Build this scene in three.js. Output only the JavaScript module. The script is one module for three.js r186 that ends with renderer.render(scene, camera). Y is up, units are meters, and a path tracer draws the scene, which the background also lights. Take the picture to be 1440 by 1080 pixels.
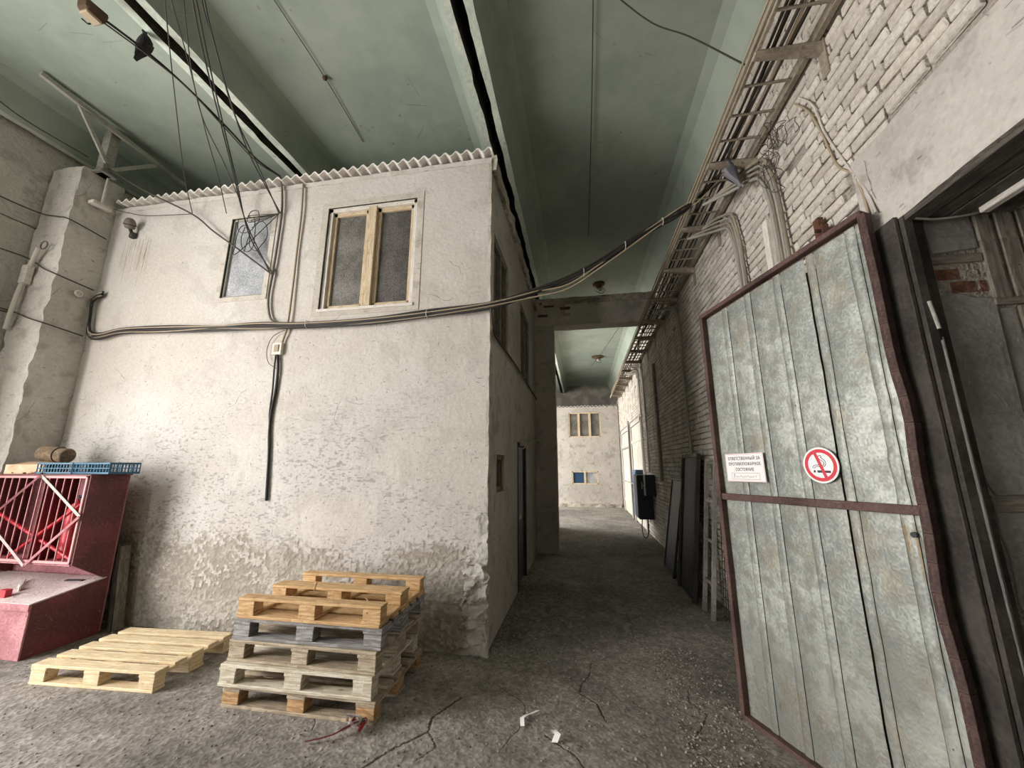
import * as THREE from 'three';
import { mergeGeometries, mergeVertices, toCreasedNormals } from 'three/addons/utils/BufferGeometryUtils.js';
import { RectAreaLightUniformsLib } from 'three/addons/lights/RectAreaLightUniformsLib.js';
import { ImprovedNoise } from 'three/addons/math/ImprovedNoise.js';

// ---------------------------------------------------------------- camera, sky, exposure
const scene = new THREE.Scene();
const D2R = Math.PI / 180;
const camera = new THREE.PerspectiveCamera(2 * Math.atan(540 / 543) / D2R, 4 / 3, 0.05, 200);
camera.position.set(0, 1.7, 0);
camera.rotation.order = 'YXZ';
camera.rotation.set(12 * D2R, 10 * D2R, 0);
scene.background = new THREE.Color().setRGB(1.0, 0.965, 0.95);
scene.backgroundIntensity = 2.5;
const renderer = new THREE.WebGLRenderer({ antialias: true });
renderer.toneMapping = THREE.LinearToneMapping;
renderer.toneMappingExposure = 2.6;
renderer.shadowMap.enabled = true;
// daylight entering by the hall's three openings: loading gate on the left, gate behind the annex, tall doorway at the rear
RectAreaLightUniformsLib.init();
for (const [w, h, from, to] of [[3.4, 4.8, [-7.42, 2.4, 0], [0, 2.4, 0]], [5.3, 7.0, [-7.42, 3.5, -14.55], [0, 3.5, -14.55]], [1.1, 5.7, [-6.4, 3.05, 12.42], [-6.4, 3.05, 0]]]) {
  const l = new THREE.RectAreaLight(new THREE.Color().setRGB(1.0, 0.965, 0.95), 5.0, w, h); l.name = 'daylight'; l.position.set(...from); l.lookAt(...to); scene.add(l);
}

// ---------------------------------------------------------------- small helpers
function rngOf(seed) { let a = seed >>> 0; return () => { a = (a + 0x6D2B79F5) | 0; let t = Math.imul(a ^ (a >>> 15), 1 | a); t = (t + Math.imul(t ^ (t >>> 7), 61 | t)) ^ t; return ((t ^ (t >>> 14)) >>> 0) / 4294967296; }; }
const rnd = rngOf(77);
const rr = (a, b) => a + (b - a) * rnd();
const clamp = (x, a = 0, b = 1) => Math.min(b, Math.max(a, x));
const sm = (a, b, x) => { const t = clamp((x - a) / (b - a)); return t * t * (3 - 2 * t); };
const mixc = (a, b, t) => [a[0] + (b[0] - a[0]) * t, a[1] + (b[1] - a[1]) * t, a[2] + (b[2] - a[2]) * t];
const N3 = new ImprovedNoise();
const used = {};
function numbered(n) { const k = used[n] = (used[n] ?? -1) + 1; return k ? `${n}_${String(k).padStart(3, '0')}` : n; }
function plain(g) {
  if (g.index) g = g.toNonIndexed();
  if (!g.attributes.normal) g.computeVertexNormals();
  if (!g.attributes.uv) g.setAttribute('uv', new THREE.BufferAttribute(new Float32Array(g.attributes.position.count * 2), 2));
  for (const k of Object.keys(g.attributes)) if (!['position', 'normal', 'uv', 'color'].includes(k)) g.deleteAttribute(k);
  g.morphAttributes = {}; return g;
}
function obj(name, geos, mat, parent = scene) {
  const list = (Array.isArray(geos) ? geos : [geos]).map(plain);
  const m = new THREE.Mesh(list.length > 1 ? mergeGeometries(list) : list[0], mat);
  m.name = parent === scene ? numbered(name) : name;
  m.castShadow = m.receiveShadow = true; parent.add(m); return m;
}
function tag(o, label, category, group) { o.userData.label = label; o.userData.category = category; if (group) o.userData.group = group; return o; }
function thing(name, label, category, pos = [0, 0, 0], ry = 0, group) {
  const g = new THREE.Group(); g.name = numbered(name); g.position.set(...pos); g.rotation.y = ry; scene.add(g); return tag(g, label, category, group);
}
function part(name, parent) { const g = new THREE.Group(); g.name = name; parent.add(g); return g; }
function structure(o, label) { o.userData.kind = 'structure'; if (label) { o.userData.label = label; o.userData.category = o.name.split('_')[0]; } return o; }
function sgroup(name, label) { const g = new THREE.Group(); g.name = numbered(name); scene.add(g); return structure(g, label); }
function stuff(o) { o.userData.kind = 'stuff'; return o; }
const V = (p) => new THREE.Vector3(...p);
// uv in metres from the face direction; u runs along `grain` where the face holds that axis
function uvBox(g, grain = 'x', ou = 0, ov = 0) {
  g = plain(g); const p = g.attributes.position, n = g.attributes.normal, uv = g.attributes.uv;
  for (let i = 0; i < p.count; i += 3) {
    let nx = 0, ny = 0, nz = 0; for (let k = 0; k < 3; k++) { nx += n.getX(i + k); ny += n.getY(i + k); nz += n.getZ(i + k); }
    nx = Math.abs(nx); ny = Math.abs(ny); nz = Math.abs(nz);
    for (let k = 0; k < 3; k++) {
      const x = p.getX(i + k), y = p.getY(i + k), z = p.getZ(i + k); let u, v;
      if (nx >= ny && nx >= nz) { [u, v] = grain === 'y' ? [y, z] : [z, y]; }
      else if (ny >= nz) { [u, v] = grain === 'z' ? [z, x] : [x, z]; }
      else { [u, v] = grain === 'y' ? [y, x] : [x, y]; }
      uv.setXY(i + k, u + ou, v + ov);
    }
  }
  return g;
}
// box with chamfered edges, centred at c
function cbox(w, h, d, b = 0.004, c = [0, 0, 0], grain = 'x', jit = 0) {
  const X = w / 2, Y = h / 2, Z = d / 2; b = Math.min(b, X * .9, Y * .9, Z * .9); const pos = [];
  const J = {}; const jv = (s) => { const k = s.join(); return J[k] ??= [rr(-jit, jit), rr(-jit, jit), rr(-jit, jit)]; };
  const P = (s, a) => { const j = jv(s); return [s[0] * (a === 0 ? X : X - b) + j[0], s[1] * (a === 1 ? Y : Y - b) + j[1], s[2] * (a === 2 ? Z : Z - b) + j[2]]; };
  const tri = (p, q, r, o) => { const ux = q[0] - p[0], uy = q[1] - p[1], uz = q[2] - p[2], vx = r[0] - p[0], vy = r[1] - p[1], vz = r[2] - p[2]; const dot = (uy * vz - uz * vy) * o[0] + (uz * vx - ux * vz) * o[1] + (ux * vy - uy * vx) * o[2]; pos.push(...p, ...(dot >= 0 ? [...q, ...r] : [...r, ...q])); };
  const quad = (p, q, r, s, o) => { tri(p, q, r, o); tri(p, r, s, o); };
  for (let a = 0; a < 3; a++) for (const s of [-1, 1]) { const e = (t, u) => { const v = [0, 0, 0]; v[a] = s; v[(a + 1) % 3] = t; v[(a + 2) % 3] = u; return v; }; const o = [0, 0, 0]; o[a] = s; quad(P(e(-1, -1), a), P(e(1, -1), a), P(e(1, 1), a), P(e(-1, 1), a), o); }
  for (let a = 0; a < 3; a++) for (const s of [-1, 1]) for (const t of [-1, 1]) { const b1 = (a + 1) % 3, c1 = (a + 2) % 3; const e = (u) => { const v = [0, 0, 0]; v[a] = u; v[b1] = s; v[c1] = t; return v; }; const o = e(0); quad(P(e(-1), b1), P(e(1), b1), P(e(1), c1), P(e(-1), c1), o); }
  for (const s of [-1, 1]) for (const t of [-1, 1]) for (const u of [-1, 1]) { const v = [s, t, u]; tri(P(v, 0), P(v, 1), P(v, 2), v); }
  const g = new THREE.BufferGeometry(); g.setAttribute('position', new THREE.Float32BufferAttribute(pos, 3)); g.computeVertexNormals();
  g.translate(...c); return uvBox(g, grain);
}
const span = (x0, x1, y0, y1, z0, z1, b = 0.003, grain = 'x') => cbox(x1 - x0, y1 - y0, z1 - z0, b, [(x0 + x1) / 2, (y0 + y1) / 2, (z0 + z1) / 2], grain);
// box whose surface is pushed about by noise: hand-thrown plaster
function rough(x0, x1, y0, y1, z0, z1, step = 0.06, amp = 0.02, freq = 5, seed = 0) {
  const n = (a, b) => Math.max(1, Math.round((b - a) / step));
  let g = new THREE.BoxGeometry(x1 - x0, y1 - y0, z1 - z0, n(x0, x1), n(y0, y1), n(z0, z1)); g.translate((x0 + x1) / 2, (y0 + y1) / 2, (z0 + z1) / 2);
  const p = g.attributes.position;
  for (let i = 0; i < p.count; i++) {
    const x = p.getX(i), y = p.getY(i), z = p.getZ(i), f = (q, s) => N3.noise(x * q + s + seed, y * q + s * 2.1, z * q - s) ;
    p.setXYZ(i, x + amp * (f(freq, 1.3) + .6 * f(freq * 2.7, 4.1)), y + amp * .5 * f(freq, 8.2), z + amp * (f(freq, 5.7) + .6 * f(freq * 2.7, 9.9)));
  }
  g.deleteAttribute('uv'); g.deleteAttribute('normal');
  g = toCreasedNormals(mergeVertices(g, 1e-4), 0.8); return uvBox(g);
}
function grid(nu, nv, fn, uvf) {
  const pos = [], uv = [], idx = [];
  for (let j = 0; j <= nv; j++) for (let i = 0; i <= nu; i++) { const u = i / nu, v = j / nv, p = fn(u, v); pos.push(...p); uv.push(...(uvf ? uvf(u, v, p) : [u, v])); }
  for (let j = 0; j < nv; j++) for (let i = 0; i < nu; i++) { const a = j * (nu + 1) + i, b = a + 1, c = a + nu + 1, d = c + 1; idx.push(a, b, d, a, d, c); }
  const g = new THREE.BufferGeometry(); g.setAttribute('position', new THREE.Float32BufferAttribute(pos, 3)); g.setAttribute('uv', new THREE.Float32BufferAttribute(uv, 2)); g.setIndex(idx); g.computeVertexNormals(); return g;
}
function tube(pts, r = 0.01, radial = 6, seg, tension = 0.5) {
  const c = new THREE.CatmullRomCurve3(pts.map(V), false, 'catmullrom', tension);
  return plain(new THREE.TubeGeometry(c, seg ?? Math.max(6, pts.length * 6), r, radial, false));
}
function rod(a, b, r, radial = 8) {
  const A = V(a), B = V(b), L = A.distanceTo(B); const g = new THREE.CylinderGeometry(r, r, L, radial); g.translate(0, L / 2, 0);
  g.applyQuaternion(new THREE.Quaternion().setFromUnitVectors(new THREE.Vector3(0, 1, 0), B.sub(A).normalize())); g.translate(...a); return plain(g);
}
// straight bar of w (across `side`) by h section from a to b
function bar(a, b, w, h, side = [0, 0, 1], bev = 0.002) {
  const A = V(a), B = V(b), d = B.clone().sub(A), L = d.length(); d.normalize();
  const s = V(side).addScaledVector(d, -V(side).dot(d)).normalize(), t = new THREE.Vector3().crossVectors(s, d);
  const g = cbox(L, h, w, bev, [0, 0, 0], 'x', 0); g.applyMatrix4(new THREE.Matrix4().makeBasis(d, t, s).setPosition(A.add(B).multiplyScalar(.5))); return g;
}
function ext(pts, depth, bev = 0, holes = []) {
  const s = new THREE.Shape(pts.map((p) => new THREE.Vector2(...p)));
  for (const h of holes) s.holes.push(new THREE.Path(h.map((p) => new THREE.Vector2(...p))));
  return plain(new THREE.ExtrudeGeometry(s, { depth, bevelEnabled: bev > 0, bevelSize: bev, bevelThickness: bev, bevelSegments: 1, curveSegments: 10 }));
}
const rect = (x0, x1, y0, y1) => [[x0, y0], [x1, y0], [x1, y1], [x0, y1]];
const at = (g, x = 0, y = 0, z = 0) => { g.translate(x, y, z); return g; };
function lathe(pts, seg = 20) { return plain(new THREE.LatheGeometry(pts.map((p) => new THREE.Vector2(...p)), seg)); }

// ---------------------------------------------------------------- computed textures
function noiseTile(seed, period) {
  const r = rngOf(seed), L = new Float32Array(period * period); for (let i = 0; i < L.length; i++) L[i] = r();
  return (u, v) => { const x = u * period, y = v * period; let xi = Math.floor(x), yi = Math.floor(y); let fx = x - xi, fy = y - yi; fx = fx * fx * (3 - 2 * fx); fy = fy * fy * (3 - 2 * fy); xi = ((xi % period) + period) % period; yi = ((yi % period) + period) % period; const x1 = (xi + 1) % period, y1 = (yi + 1) % period; const a = L[yi * period + xi], b = L[yi * period + x1], c = L[y1 * period + xi], d = L[y1 * period + x1]; return a + (b - a) * fx + (c - a) * fy + (a - b - c + d) * fx * fy; };
}
function fbm(seed, period, oct, gain = 0.5) {
  const ns = []; let tot = 0, a = 1; for (let k = 0; k < oct; k++) { ns.push([noiseTile(seed + k * 17, period << k), a]); tot += a; a *= gain; }
  return (u, v) => { let s = 0; for (const [n, w] of ns) s += n(u, v) * w; return s / tot; };
}
function baked(f, n = 512) { const A = new Float32Array(n * n); for (let j = 0; j < n; j++) for (let i = 0; i < n; i++) A[j * n + i] = f(i / n, j / n); return (u, v) => { u = (u - Math.floor(u)) * n; v = (v - Math.floor(v)) * n; const x = Math.floor(u), y = Math.floor(v), fx = u - x, fy = v - y, x0 = x % n, x1 = (x + 1) % n, y0 = (y % n) * n, y1 = ((y + 1) % n) * n; const a = A[y0 + x0], b = A[y0 + x1], c = A[y1 + x0], d = A[y1 + x1]; return a + (b - a) * fx + (c - a) * fy + (a - b - c + d) * fx * fy; }; }
class Pic {
  constructor(w, h) { this.w = w; this.h = h; this.c = new Float32Array(w * h * 3); this.b = new Float32Array(w * h); }
  each(fn) { const { w, h } = this; for (let y = 0, i = 0; y < h; y++) for (let x = 0; x < w; x++, i++) { const r = fn(x / w, y / h); this.c[i * 3] = r[0]; this.c[i * 3 + 1] = r[1]; this.c[i * 3 + 2] = r[2]; this.b[i] = r[3] ?? 0.5; } return this; }
  dab(x, y, rad, col, a, db = 0, sq = 1) {
    const { w, h } = this, x0 = Math.floor(x - rad), x1 = Math.ceil(x + rad), y0 = Math.floor(y - rad * sq), y1 = Math.ceil(y + rad * sq);
    for (let j = y0; j <= y1; j++) for (let i = x0; i <= x1; i++) { const d = Math.hypot(i - x, (j - y) / sq) / rad; if (d >= 1) continue; const X = ((i % w) + w) % w, Y = ((j % h) + h) % h, k = Y * w + X, t = a * (1 - d * d); for (let q = 0; q < 3; q++) this.c[k * 3 + q] += (col[q] - this.c[k * 3 + q]) * t; this.b[k] += db * (1 - d * d); }
  }
  line(x0, y0, x1, y1, rad, col, a, db = 0) { const n = Math.max(1, Math.ceil(Math.hypot(x1 - x0, y1 - y0) / Math.max(.7, rad * .7))); for (let k = 0; k <= n; k++) this.dab(x0 + (x1 - x0) * k / n, y0 + (y1 - y0) * k / n, rad, col, a, db); }
  crack(x, y, ang, len, rad, col, a, r, db = -.3, wander = .5) { let n = Math.ceil(len / 4); for (let k = 0; k < n; k++) { const nx = x + Math.cos(ang) * 4, ny = y + Math.sin(ang) * 4; this.line(x, y, nx, ny, rad * (.6 + .8 * r()), col, a, db); x = nx; y = ny; ang += (r() - .5) * wander; } return [x, y]; }
  maps(sx, sy, ox = 0, oy = 0) {
    const { w, h } = this, D = new Uint8Array(w * h * 4), B = new Uint8Array(w * h * 4);
    for (let i = 0; i < w * h; i++) { for (let q = 0; q < 3; q++) D[i * 4 + q] = clamp(this.c[i * 3 + q], 0, 255); const b = clamp(this.b[i]) * 255; B[i * 4] = B[i * 4 + 1] = B[i * 4 + 2] = b; D[i * 4 + 3] = B[i * 4 + 3] = 255; }
    const mk = (d, cs) => { const t = new THREE.DataTexture(d, w, h, THREE.RGBAFormat); t.wrapS = t.wrapT = THREE.RepeatWrapping; t.magFilter = THREE.LinearFilter; t.minFilter = THREE.LinearMipmapLinearFilter; t.generateMipmaps = true; t.repeat.set(1 / sx, 1 / sy); t.offset.set(ox, oy); if (cs) t.colorSpace = THREE.SRGBColorSpace; t.needsUpdate = true; return t; };
    return [mk(D, true), mk(B, false)];
  }
}
const std = (o) => new THREE.MeshStandardMaterial({ side: THREE.DoubleSide, ...o });
const M = {};
// whitewashed annex front: uv are metres of the wall, 5.6 wide and 5.4 high, origin at its lower left
{
  const W = 5.6, H = 5.4, S = 2048, r = rngOf(5), P = new Pic(S, S);
  const big = baked(fbm(11, 5, 5)), mid = baked(fbm(23, 24, 3), 640), fine = fbm(31, 160, 2), spk = fbm(43, 380, 1), edge = baked(fbm(53, 9, 6, .6), 768);
  P.each((u, v) => {
    const x = u * W, y = v * H, b = big(u, v), m = mid(u, v), f = fine(u, v), s = spk(u, v);
    let c = mixc([222, 215, 205], [232, 228, 221], sm(.3, .7, b)); c = mixc(c, [208, 202, 193], .5 * sm(.56, .75, m)); let h = .5 + (f - .5) * .35 + (m - .5) * .5;
    // scuffed zone: grey shows through in flecks
    const zone = sm(3.0, 1.7, y + (b - .5) * 1.6) * sm(.36, .56, edge(u * .7 + .3, v * .7));
    const fl = sm(.58, .72, spk(u * .4 + .1, v) * .55 + f * .25 + mid(u * .6, v + .3) * .2); c = mixc(c, [158, 153, 146], zone * fl * .75); h -= zone * fl * .12;
    c = mixc(c, [200, 199, 198], .3 * zone);
    // bare cement render at the foot
    const line = .80 + (edge(u, v) - .5) * 1.0 + (x > 4.5 ? .1 : 0), bare = sm(line + .10, line - .10, y + (f - .5) * .3);
    let ce = mixc([164, 156, 143], [200, 193, 181], sm(.3, .7, f * .5 + m * .5)); const flake = sm(.53, .6, mid(u * 1 + .37, v + .11)) * sm(.45, .6, f); ce = mixc(ce, [216, 211, 202], flake * .8);
    c = mixc(c, ce, bare * .9); h += bare * ((f - .5) * .7 + flake * .25 - .1);
    const g = (s - .5) * 16; return [c[0] + g, c[1] + g, c[2] + g, h];
  });
  const px = S / W, py = S / H;
  for (let k = 0; k < 1100; k++) { const y = .75 + 2.6 * Math.pow(r(), 1.4), x = r() * W, L = (.01 + .07 * r() * r()) * px, a = r() < .6 ? (r() - .5) * .7 : 1.1 + r() * .9; P.line(x * px, y * py, x * px + Math.cos(a) * L * .7, y * py + Math.sin(a) * L * .7, .8 + r() * 1.5, [126, 120, 114], .1 + .45 * r(), -.08); }
  for (let k = 0; k < 260; k++) P.dab(r() * S, r() * S, 1 + 3.2 * r() * r(), [90, 80, 70], .35 + .4 * r(), -.2, .7 + r());
  for (let k = 0; k < 14; k++) { let x = (2.2 + 3.2 * r()) * px, y = (1.1 + 1.2 * r()) * py; for (let q = 0; q < 14; q++) P.line(x, y, x += (4 + 10 * r()), y += (r() - .5) * 5, 1.1, [112, 106, 100], .4 * r() * r(), -.06); }
  for (let k = 0; k < 40; k++) { const x = (.28 + .5 * r()) * px, y = (4.85 - .3 * r()) * py; P.line(x, y, x - 4 * r(), y - (20 + 170 * r()), 1 + r() * 2, [128, 108, 84], .10 + .14 * r()); }
  for (let k = 0; k < 16; k++) P.crack(r() * S, (.3 + r() * .6) * S, r() * 6, 30 + 120 * r(), .9, [120, 112, 102], .35, r, -.2);
  [M.frontMap, M.frontBump] = P.maps(W, H);
}
// whitewash used on the other walls, a 3 m tile
{
  const S = 1024, r = rngOf(8), P = new Pic(S, S), big = fbm(61, 4, 5), mid = fbm(67, 20, 4), fine = fbm(71, 128, 3);
  P.each((u, v) => { const b = big(u, v), m = mid(u, v), f = fine(u, v); let c = mixc([196, 192, 185], [216, 212, 206], sm(.3, .7, b)); c = mixc(c, [162, 157, 149], .6 * sm(.55, .72, m * .7 + f * .3)); const g = (f - .5) * 26; return [c[0] + g, c[1] + g, c[2] + g, .5 + (f - .5) * .6 + (m - .5) * .8]; });
  for (let k = 0; k < 420; k++) { const x = r() * S, y = r() * S, a = (r() - .5) * .8; P.line(x, y, x + Math.cos(a) * 22 * r(), y + Math.sin(a) * 22 * r(), .8 + r() * 1.2, [110, 102, 92], .45 * r(), -.12); }
  for (let k = 0; k < 14; k++) P.crack(r() * S, r() * S, r() * 6, 40 + 120 * r(), .9, [96, 88, 80], .4, r, -.25);
  [M.washMap, M.washBump] = P.maps(3, 3);
}
// trodden asphalt floor, a 10 m tile whose origin lies at x -7.5, z 1
{
  const S = 2048, r = rngOf(9), P = new Pic(S, S), big = baked(fbm(81, 5, 5)), mid = baked(fbm(83, 30, 3), 640), fine = fbm(89, 220, 2), spk = fbm(97, 700, 1);
  P.each((u, v) => { const b = big(u, v), m = mid(u, v), f = fine(u, v), s = spk(u, v); let c = mixc([104, 99, 93], [146, 140, 132], clamp(sm(.32, .68, b) * .75 + (m - .5) * .9 + .1)); const g = (f - .5) * 44 + (s - .5) * 34; const lt = sm(.80, .93, s) * sm(.4, .65, m); c = mixc(c, [168, 161, 150], lt * .6); return [c[0] + g, c[1] + g, c[2] + g, .45 + (m - .5) * .9 + (f - .5) * .5 + (s - .5) * .3]; });
  const q = S / 10, X = (x) => (x + 7.5) * q, Y = (z) => (1 - z) * q;
  for (let k = 0; k < 9000; k++) { const l = 150 + 70 * r(); P.dab(r() * S, r() * S, .7 + 1.3 * r() * r(), [l, l * .96, l * .9], .3 + .5 * r(), .25); }
  for (let k = 0; k < 5000; k++) P.dab(r() * S, r() * S, .8 + 2 * r() * r(), [44, 40, 36], .3 + .4 * r(), -.3);
  const D = [38, 34, 30];
  const path = (pts, rad, a) => { for (let k = 0; k + 1 < pts.length; k++) { const [x0, z0] = pts[k], [x1, z1] = pts[k + 1], n = 10; for (let j = 0; j < n; j++) P.line(X(x0 + (x1 - x0) * j / n + (r() - .5) * .02), Y(z0 + (z1 - z0) * j / n + (r() - .5) * .02), X(x0 + (x1 - x0) * (j + 1) / n), Y(z0 + (z1 - z0) * (j + 1) / n), rad * (.5 + r()), D, a, -.5); } };
  path([[-.95, -3.2], [-1.08, -2.95], [-1.05, -2.8], [-1.2, -2.62], [-1.3, -2.45], [-1.55, -2.2]], 1.9, .5);
  path([[-1.05, -2.8], [-.95, -2.68], [-1.02, -2.55]], 1.2, .35);
  path([[.02, -3.9], [0, -3.7], [-.06, -3.55], [-.08, -3.42], [.05, -3.3], [.1, -3.1]], 1.4, .55);
  path([[.75, -3.6], [.72, -3.45], [.8, -3.3], [.72, -3.15], [.66, -3.05]], 1.2, .45);
  path([[-.3, -2.9], [-.1, -2.75], [0, -2.6], [.2, -2.5], [.35, -2.3]], 1.2, .4);
  path([[.6, -3.0], [.7, -2.8], [.66, -2.6], [.8, -2.4]], 1.0, .35);
  for (let k = 0; k < 40; k++) P.crack(r() * S, r() * S, r() * 6, 60 + 200 * r(), .9, D, .35, r, -.3);
  [M.floorMap, M.floorBump] = P.maps(10, 10);
}
function simple(seed, S, tile, ca, cb, o = {}) {
  const P = new Pic(S, S), big = fbm(seed, o.p1 ?? 4, 5), fine = fbm(seed + 3, o.p2 ?? 64, 3), r = rngOf(seed); const k = o.grain ?? 20;
  P.each((u, v) => { const b = big(u, v), f = fine(u, v); const c = mixc(ca, cb, clamp(sm(.3, .7, b) + (f - .5) * .6)), g = (f - .5) * k; return [c[0] + g, c[1] + g, c[2] + g, .5 + (f - .5) * .8 + (b - .5) * .4]; });
  if (o.extra) o.extra(P, r, S); return P.maps(tile, tile);
}
const spots = (n, col, a, rad = 3) => (P, r, S) => { for (let k = 0; k < n; k++) P.dab(r() * S, r() * S, 1 + rad * r() * r() * 2, col, a * r(), -.1, .6 + r()); };
const scratch = (n, col, a, len = 40) => (P, r, S) => { for (let k = 0; k < n; k++) { const t = r() * 6.3, l = len * r(), x = r() * S, y = r() * S; P.line(x, y, x + Math.cos(t) * l, y + Math.sin(t) * l, .8 + r() * .5, col, a * r(), -.05); } };
const both = (...f) => (P, r, S) => f.forEach((q) => q(P, r, S));
function mat(key, maps, o = {}) { M[key] = std({ map: maps[0], bumpMap: maps[1], roughness: .9, bumpScale: .004, ...o }); return M[key]; }
M.front = std({ color: '#dedddb', map: M.frontMap, bumpMap: M.frontBump, bumpScale: .012, roughness: .93 });
M.surround = std({ color: '#f1ece4', map: M.washMap, bumpMap: M.washBump, bumpScale: .003, roughness: .9 });
M.wash = std({ color: '#dedcd8', map: M.washMap, bumpMap: M.washBump, bumpScale: .012, roughness: .93 });
M.washGrey = std({ map: M.washMap, bumpMap: M.washBump, bumpScale: .014, roughness: .95, color: '#f2f0ec' });
M.floor = std({ map: M.floorMap, bumpMap: M.floorBump, bumpScale: .010, roughness: .92 });
mat('ceiling', simple(101, 1024, 5, [170, 181, 168], [186, 195, 182], { p1: 5, p2: 40, grain: 8, extra: both(spots(160, [96, 92, 78], .5, 3), scratch(60, [110, 118, 104], .4, 60)) }), { bumpScale: .004, color: '#e0e2e0' });
mat('ribEdge', simple(107, 512, 2, [196, 208, 192], [214, 220, 206], { p1: 6, p2: 60, grain: 20, extra: spots(120, [120, 110, 90], .6, 4) }), { bumpScale: .006 });
const brickMaps = simple(113, 1024, 1.3, [194, 188, 179], [222, 217, 208], { p1: 6, p2: 90, grain: 30, extra: both(spots(420, [120, 108, 94], .7, 5), scratch(200, [130, 120, 106], .5, 26)) });
M.brick = ['#ecebe8', '#e1dfda', '#d8d5cf', '#e9e6e0'].map((c, i) => std({ map: brickMaps[0], bumpMap: brickMaps[1], bumpScale: .008, roughness: .94, color: c }));
M.brickAll = std({ map: brickMaps[0], bumpMap: brickMaps[1], bumpScale: .008, roughness: .94, vertexColors: true });
mat('mortar', simple(127, 512, 1, [108, 101, 92], [152, 145, 134], { p2: 90, grain: 36 }), { bumpScale: .012 });
mat('jointShadeConcrete', simple(129, 256, 1.2, [64, 60, 54], [88, 83, 75], { p2: 50, grain: 24 }), { bumpScale: .008 });  // unpainted concrete inside the slab joints, darkened so the colour carries the gap shade
mat('concrete', simple(131, 512, 1.6, [128, 124, 117], [160, 155, 146], { p2: 70, grain: 26, extra: both(spots(120, [80, 74, 66], .5, 4), scratch(80, [96, 90, 82], .5, 40)) }), { bumpScale: .008 });
mat('cement', simple(137, 512, .9, [116, 114, 108], [140, 137, 130], { p1: 3, p2: 60, grain: 14, extra: both(spots(60, [84, 80, 74], .5, 5), scratch(60, [156, 152, 144], .6, 40)) }), { bumpScale: .004 });
mat('dirtyConcrete', simple(139, 512, 2, [140, 132, 119], [196, 189, 176], { p1: 5, p2: 50, grain: 30, extra: both(spots(160, [62, 52, 42], .7, 7), scratch(120, [74, 64, 54], .6, 50)) }), { bumpScale: .01 });
// galvanised sheet: one picture for the whole leaf, 1.3 by 3.1 m
{
  const w = 1024, h = 2048, r = rngOf(41), P = new Pic(w, h), big = baked(fbm(141, 4, 5)), mid = baked(fbm(143, 26, 3)), sp = fbm(149, 150, 1), rust = baked(fbm(151, 7, 5));
  P.each((u, v) => { v *= 2; const b = big(u, v), m = mid(u, v), s = sp(u, v); v /= 2; let c = mixc([134, 138, 135], [184, 187, 182], clamp(sm(.3, .7, b) * .6 + (m - .5) * .9 + (s - .5) * .7 + .15)); const d = sm(.52, .72, mid(u + .31, v * 2 + .2)); c = mixc(c, [128, 127, 121], d * .5); const st = sm(.62, .78, rust(u, v * 2)); c = mixc(c, [150, 138, 116], st * .35); const lo = sm(.30, .06, v + (b - .5) * .3) * sm(.42, .6, m * .5 + s * .5); c = mixc(c, [128, 120, 110], lo * .7); return [...c, .5 + (m - .5) * .5 + (s - .5) * .25]; });
  for (let k = 0; k < 500; k++) { const t = r() * 6.3, l = 46 * r() * r(), x = r() * w, y = r() * h; P.line(x, y, x + Math.cos(t) * l, y + Math.sin(t) * l, .8, r() < .6 ? [200, 202, 198] : [92, 90, 86], .5 * r()); }
  for (let k = 0; k < 60; k++) P.dab(r() * w, r() * h, 1.5 + 4 * r() * r(), [104, 78, 52], .5 * r() + .2, 0, 1 + 3 * r());
  for (let k = 0; k < 22; k++) P.dab(r() * w, r() * h, 1 + 3 * r(), [46, 42, 38], .7, 0, .6 + r());
  for (let k = 0; k < 16; k++) { const x = (.86 + .1 * r()) * w, y = (.44 + .03 * r()) * h; P.line(x, y, x + 3 * r(), y - 20 - 140 * r(), 2 + 3 * r(), [146, 118, 78], .16 + .2 * r()); }
  for (let k = 0; k < 14; k++) P.crack(r() * w, r() * h, r() * 6, 20 + 60 * r(), .8, [90, 92, 92], .4, r, -.1, 1.2);
  [M.galvMap, M.galvBump] = P.maps(1.3, 3.1); M.galv = std({ color: '#f3f3ee', map: M.galvMap, bumpMap: M.galvBump, bumpScale: .004, roughness: .55, metalness: .35 });
}
mat('rustFrame', simple(157, 512, .8, [66, 47, 43], [92, 69, 63], { p2: 80, grain: 26, extra: both(spots(120, [140, 116, 104], .5, 3), scratch(90, [150, 128, 118], .5, 30)) }), { roughness: .75, metalness: .15, bumpScale: .002 });
mat('rust', simple(163, 512, .6, [62, 40, 28], [96, 62, 42], { p2: 70, grain: 30 }), { roughness: .85, metalness: .1 });
mat('darkSteel', simple(167, 512, 1, [46, 42, 38], [70, 64, 58], { p2: 60, grain: 16, extra: spots(80, [96, 84, 72], .5, 5) }), { roughness: .75, metalness: .2, bumpScale: .002 });
mat('traySteel', simple(173, 512, 1, [132, 122, 106], [166, 156, 138], { p2: 60, grain: 26, extra: spots(200, [92, 74, 56], .6, 5) }), { roughness: .7, metalness: .2, bumpScale: .002 });
mat('greyPaint', simple(179, 512, 1, [150, 148, 138], [178, 175, 164], { p2: 60, grain: 16, extra: spots(120, [112, 102, 88], .5, 4) }), { roughness: .7, bumpScale: .002 });
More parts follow.
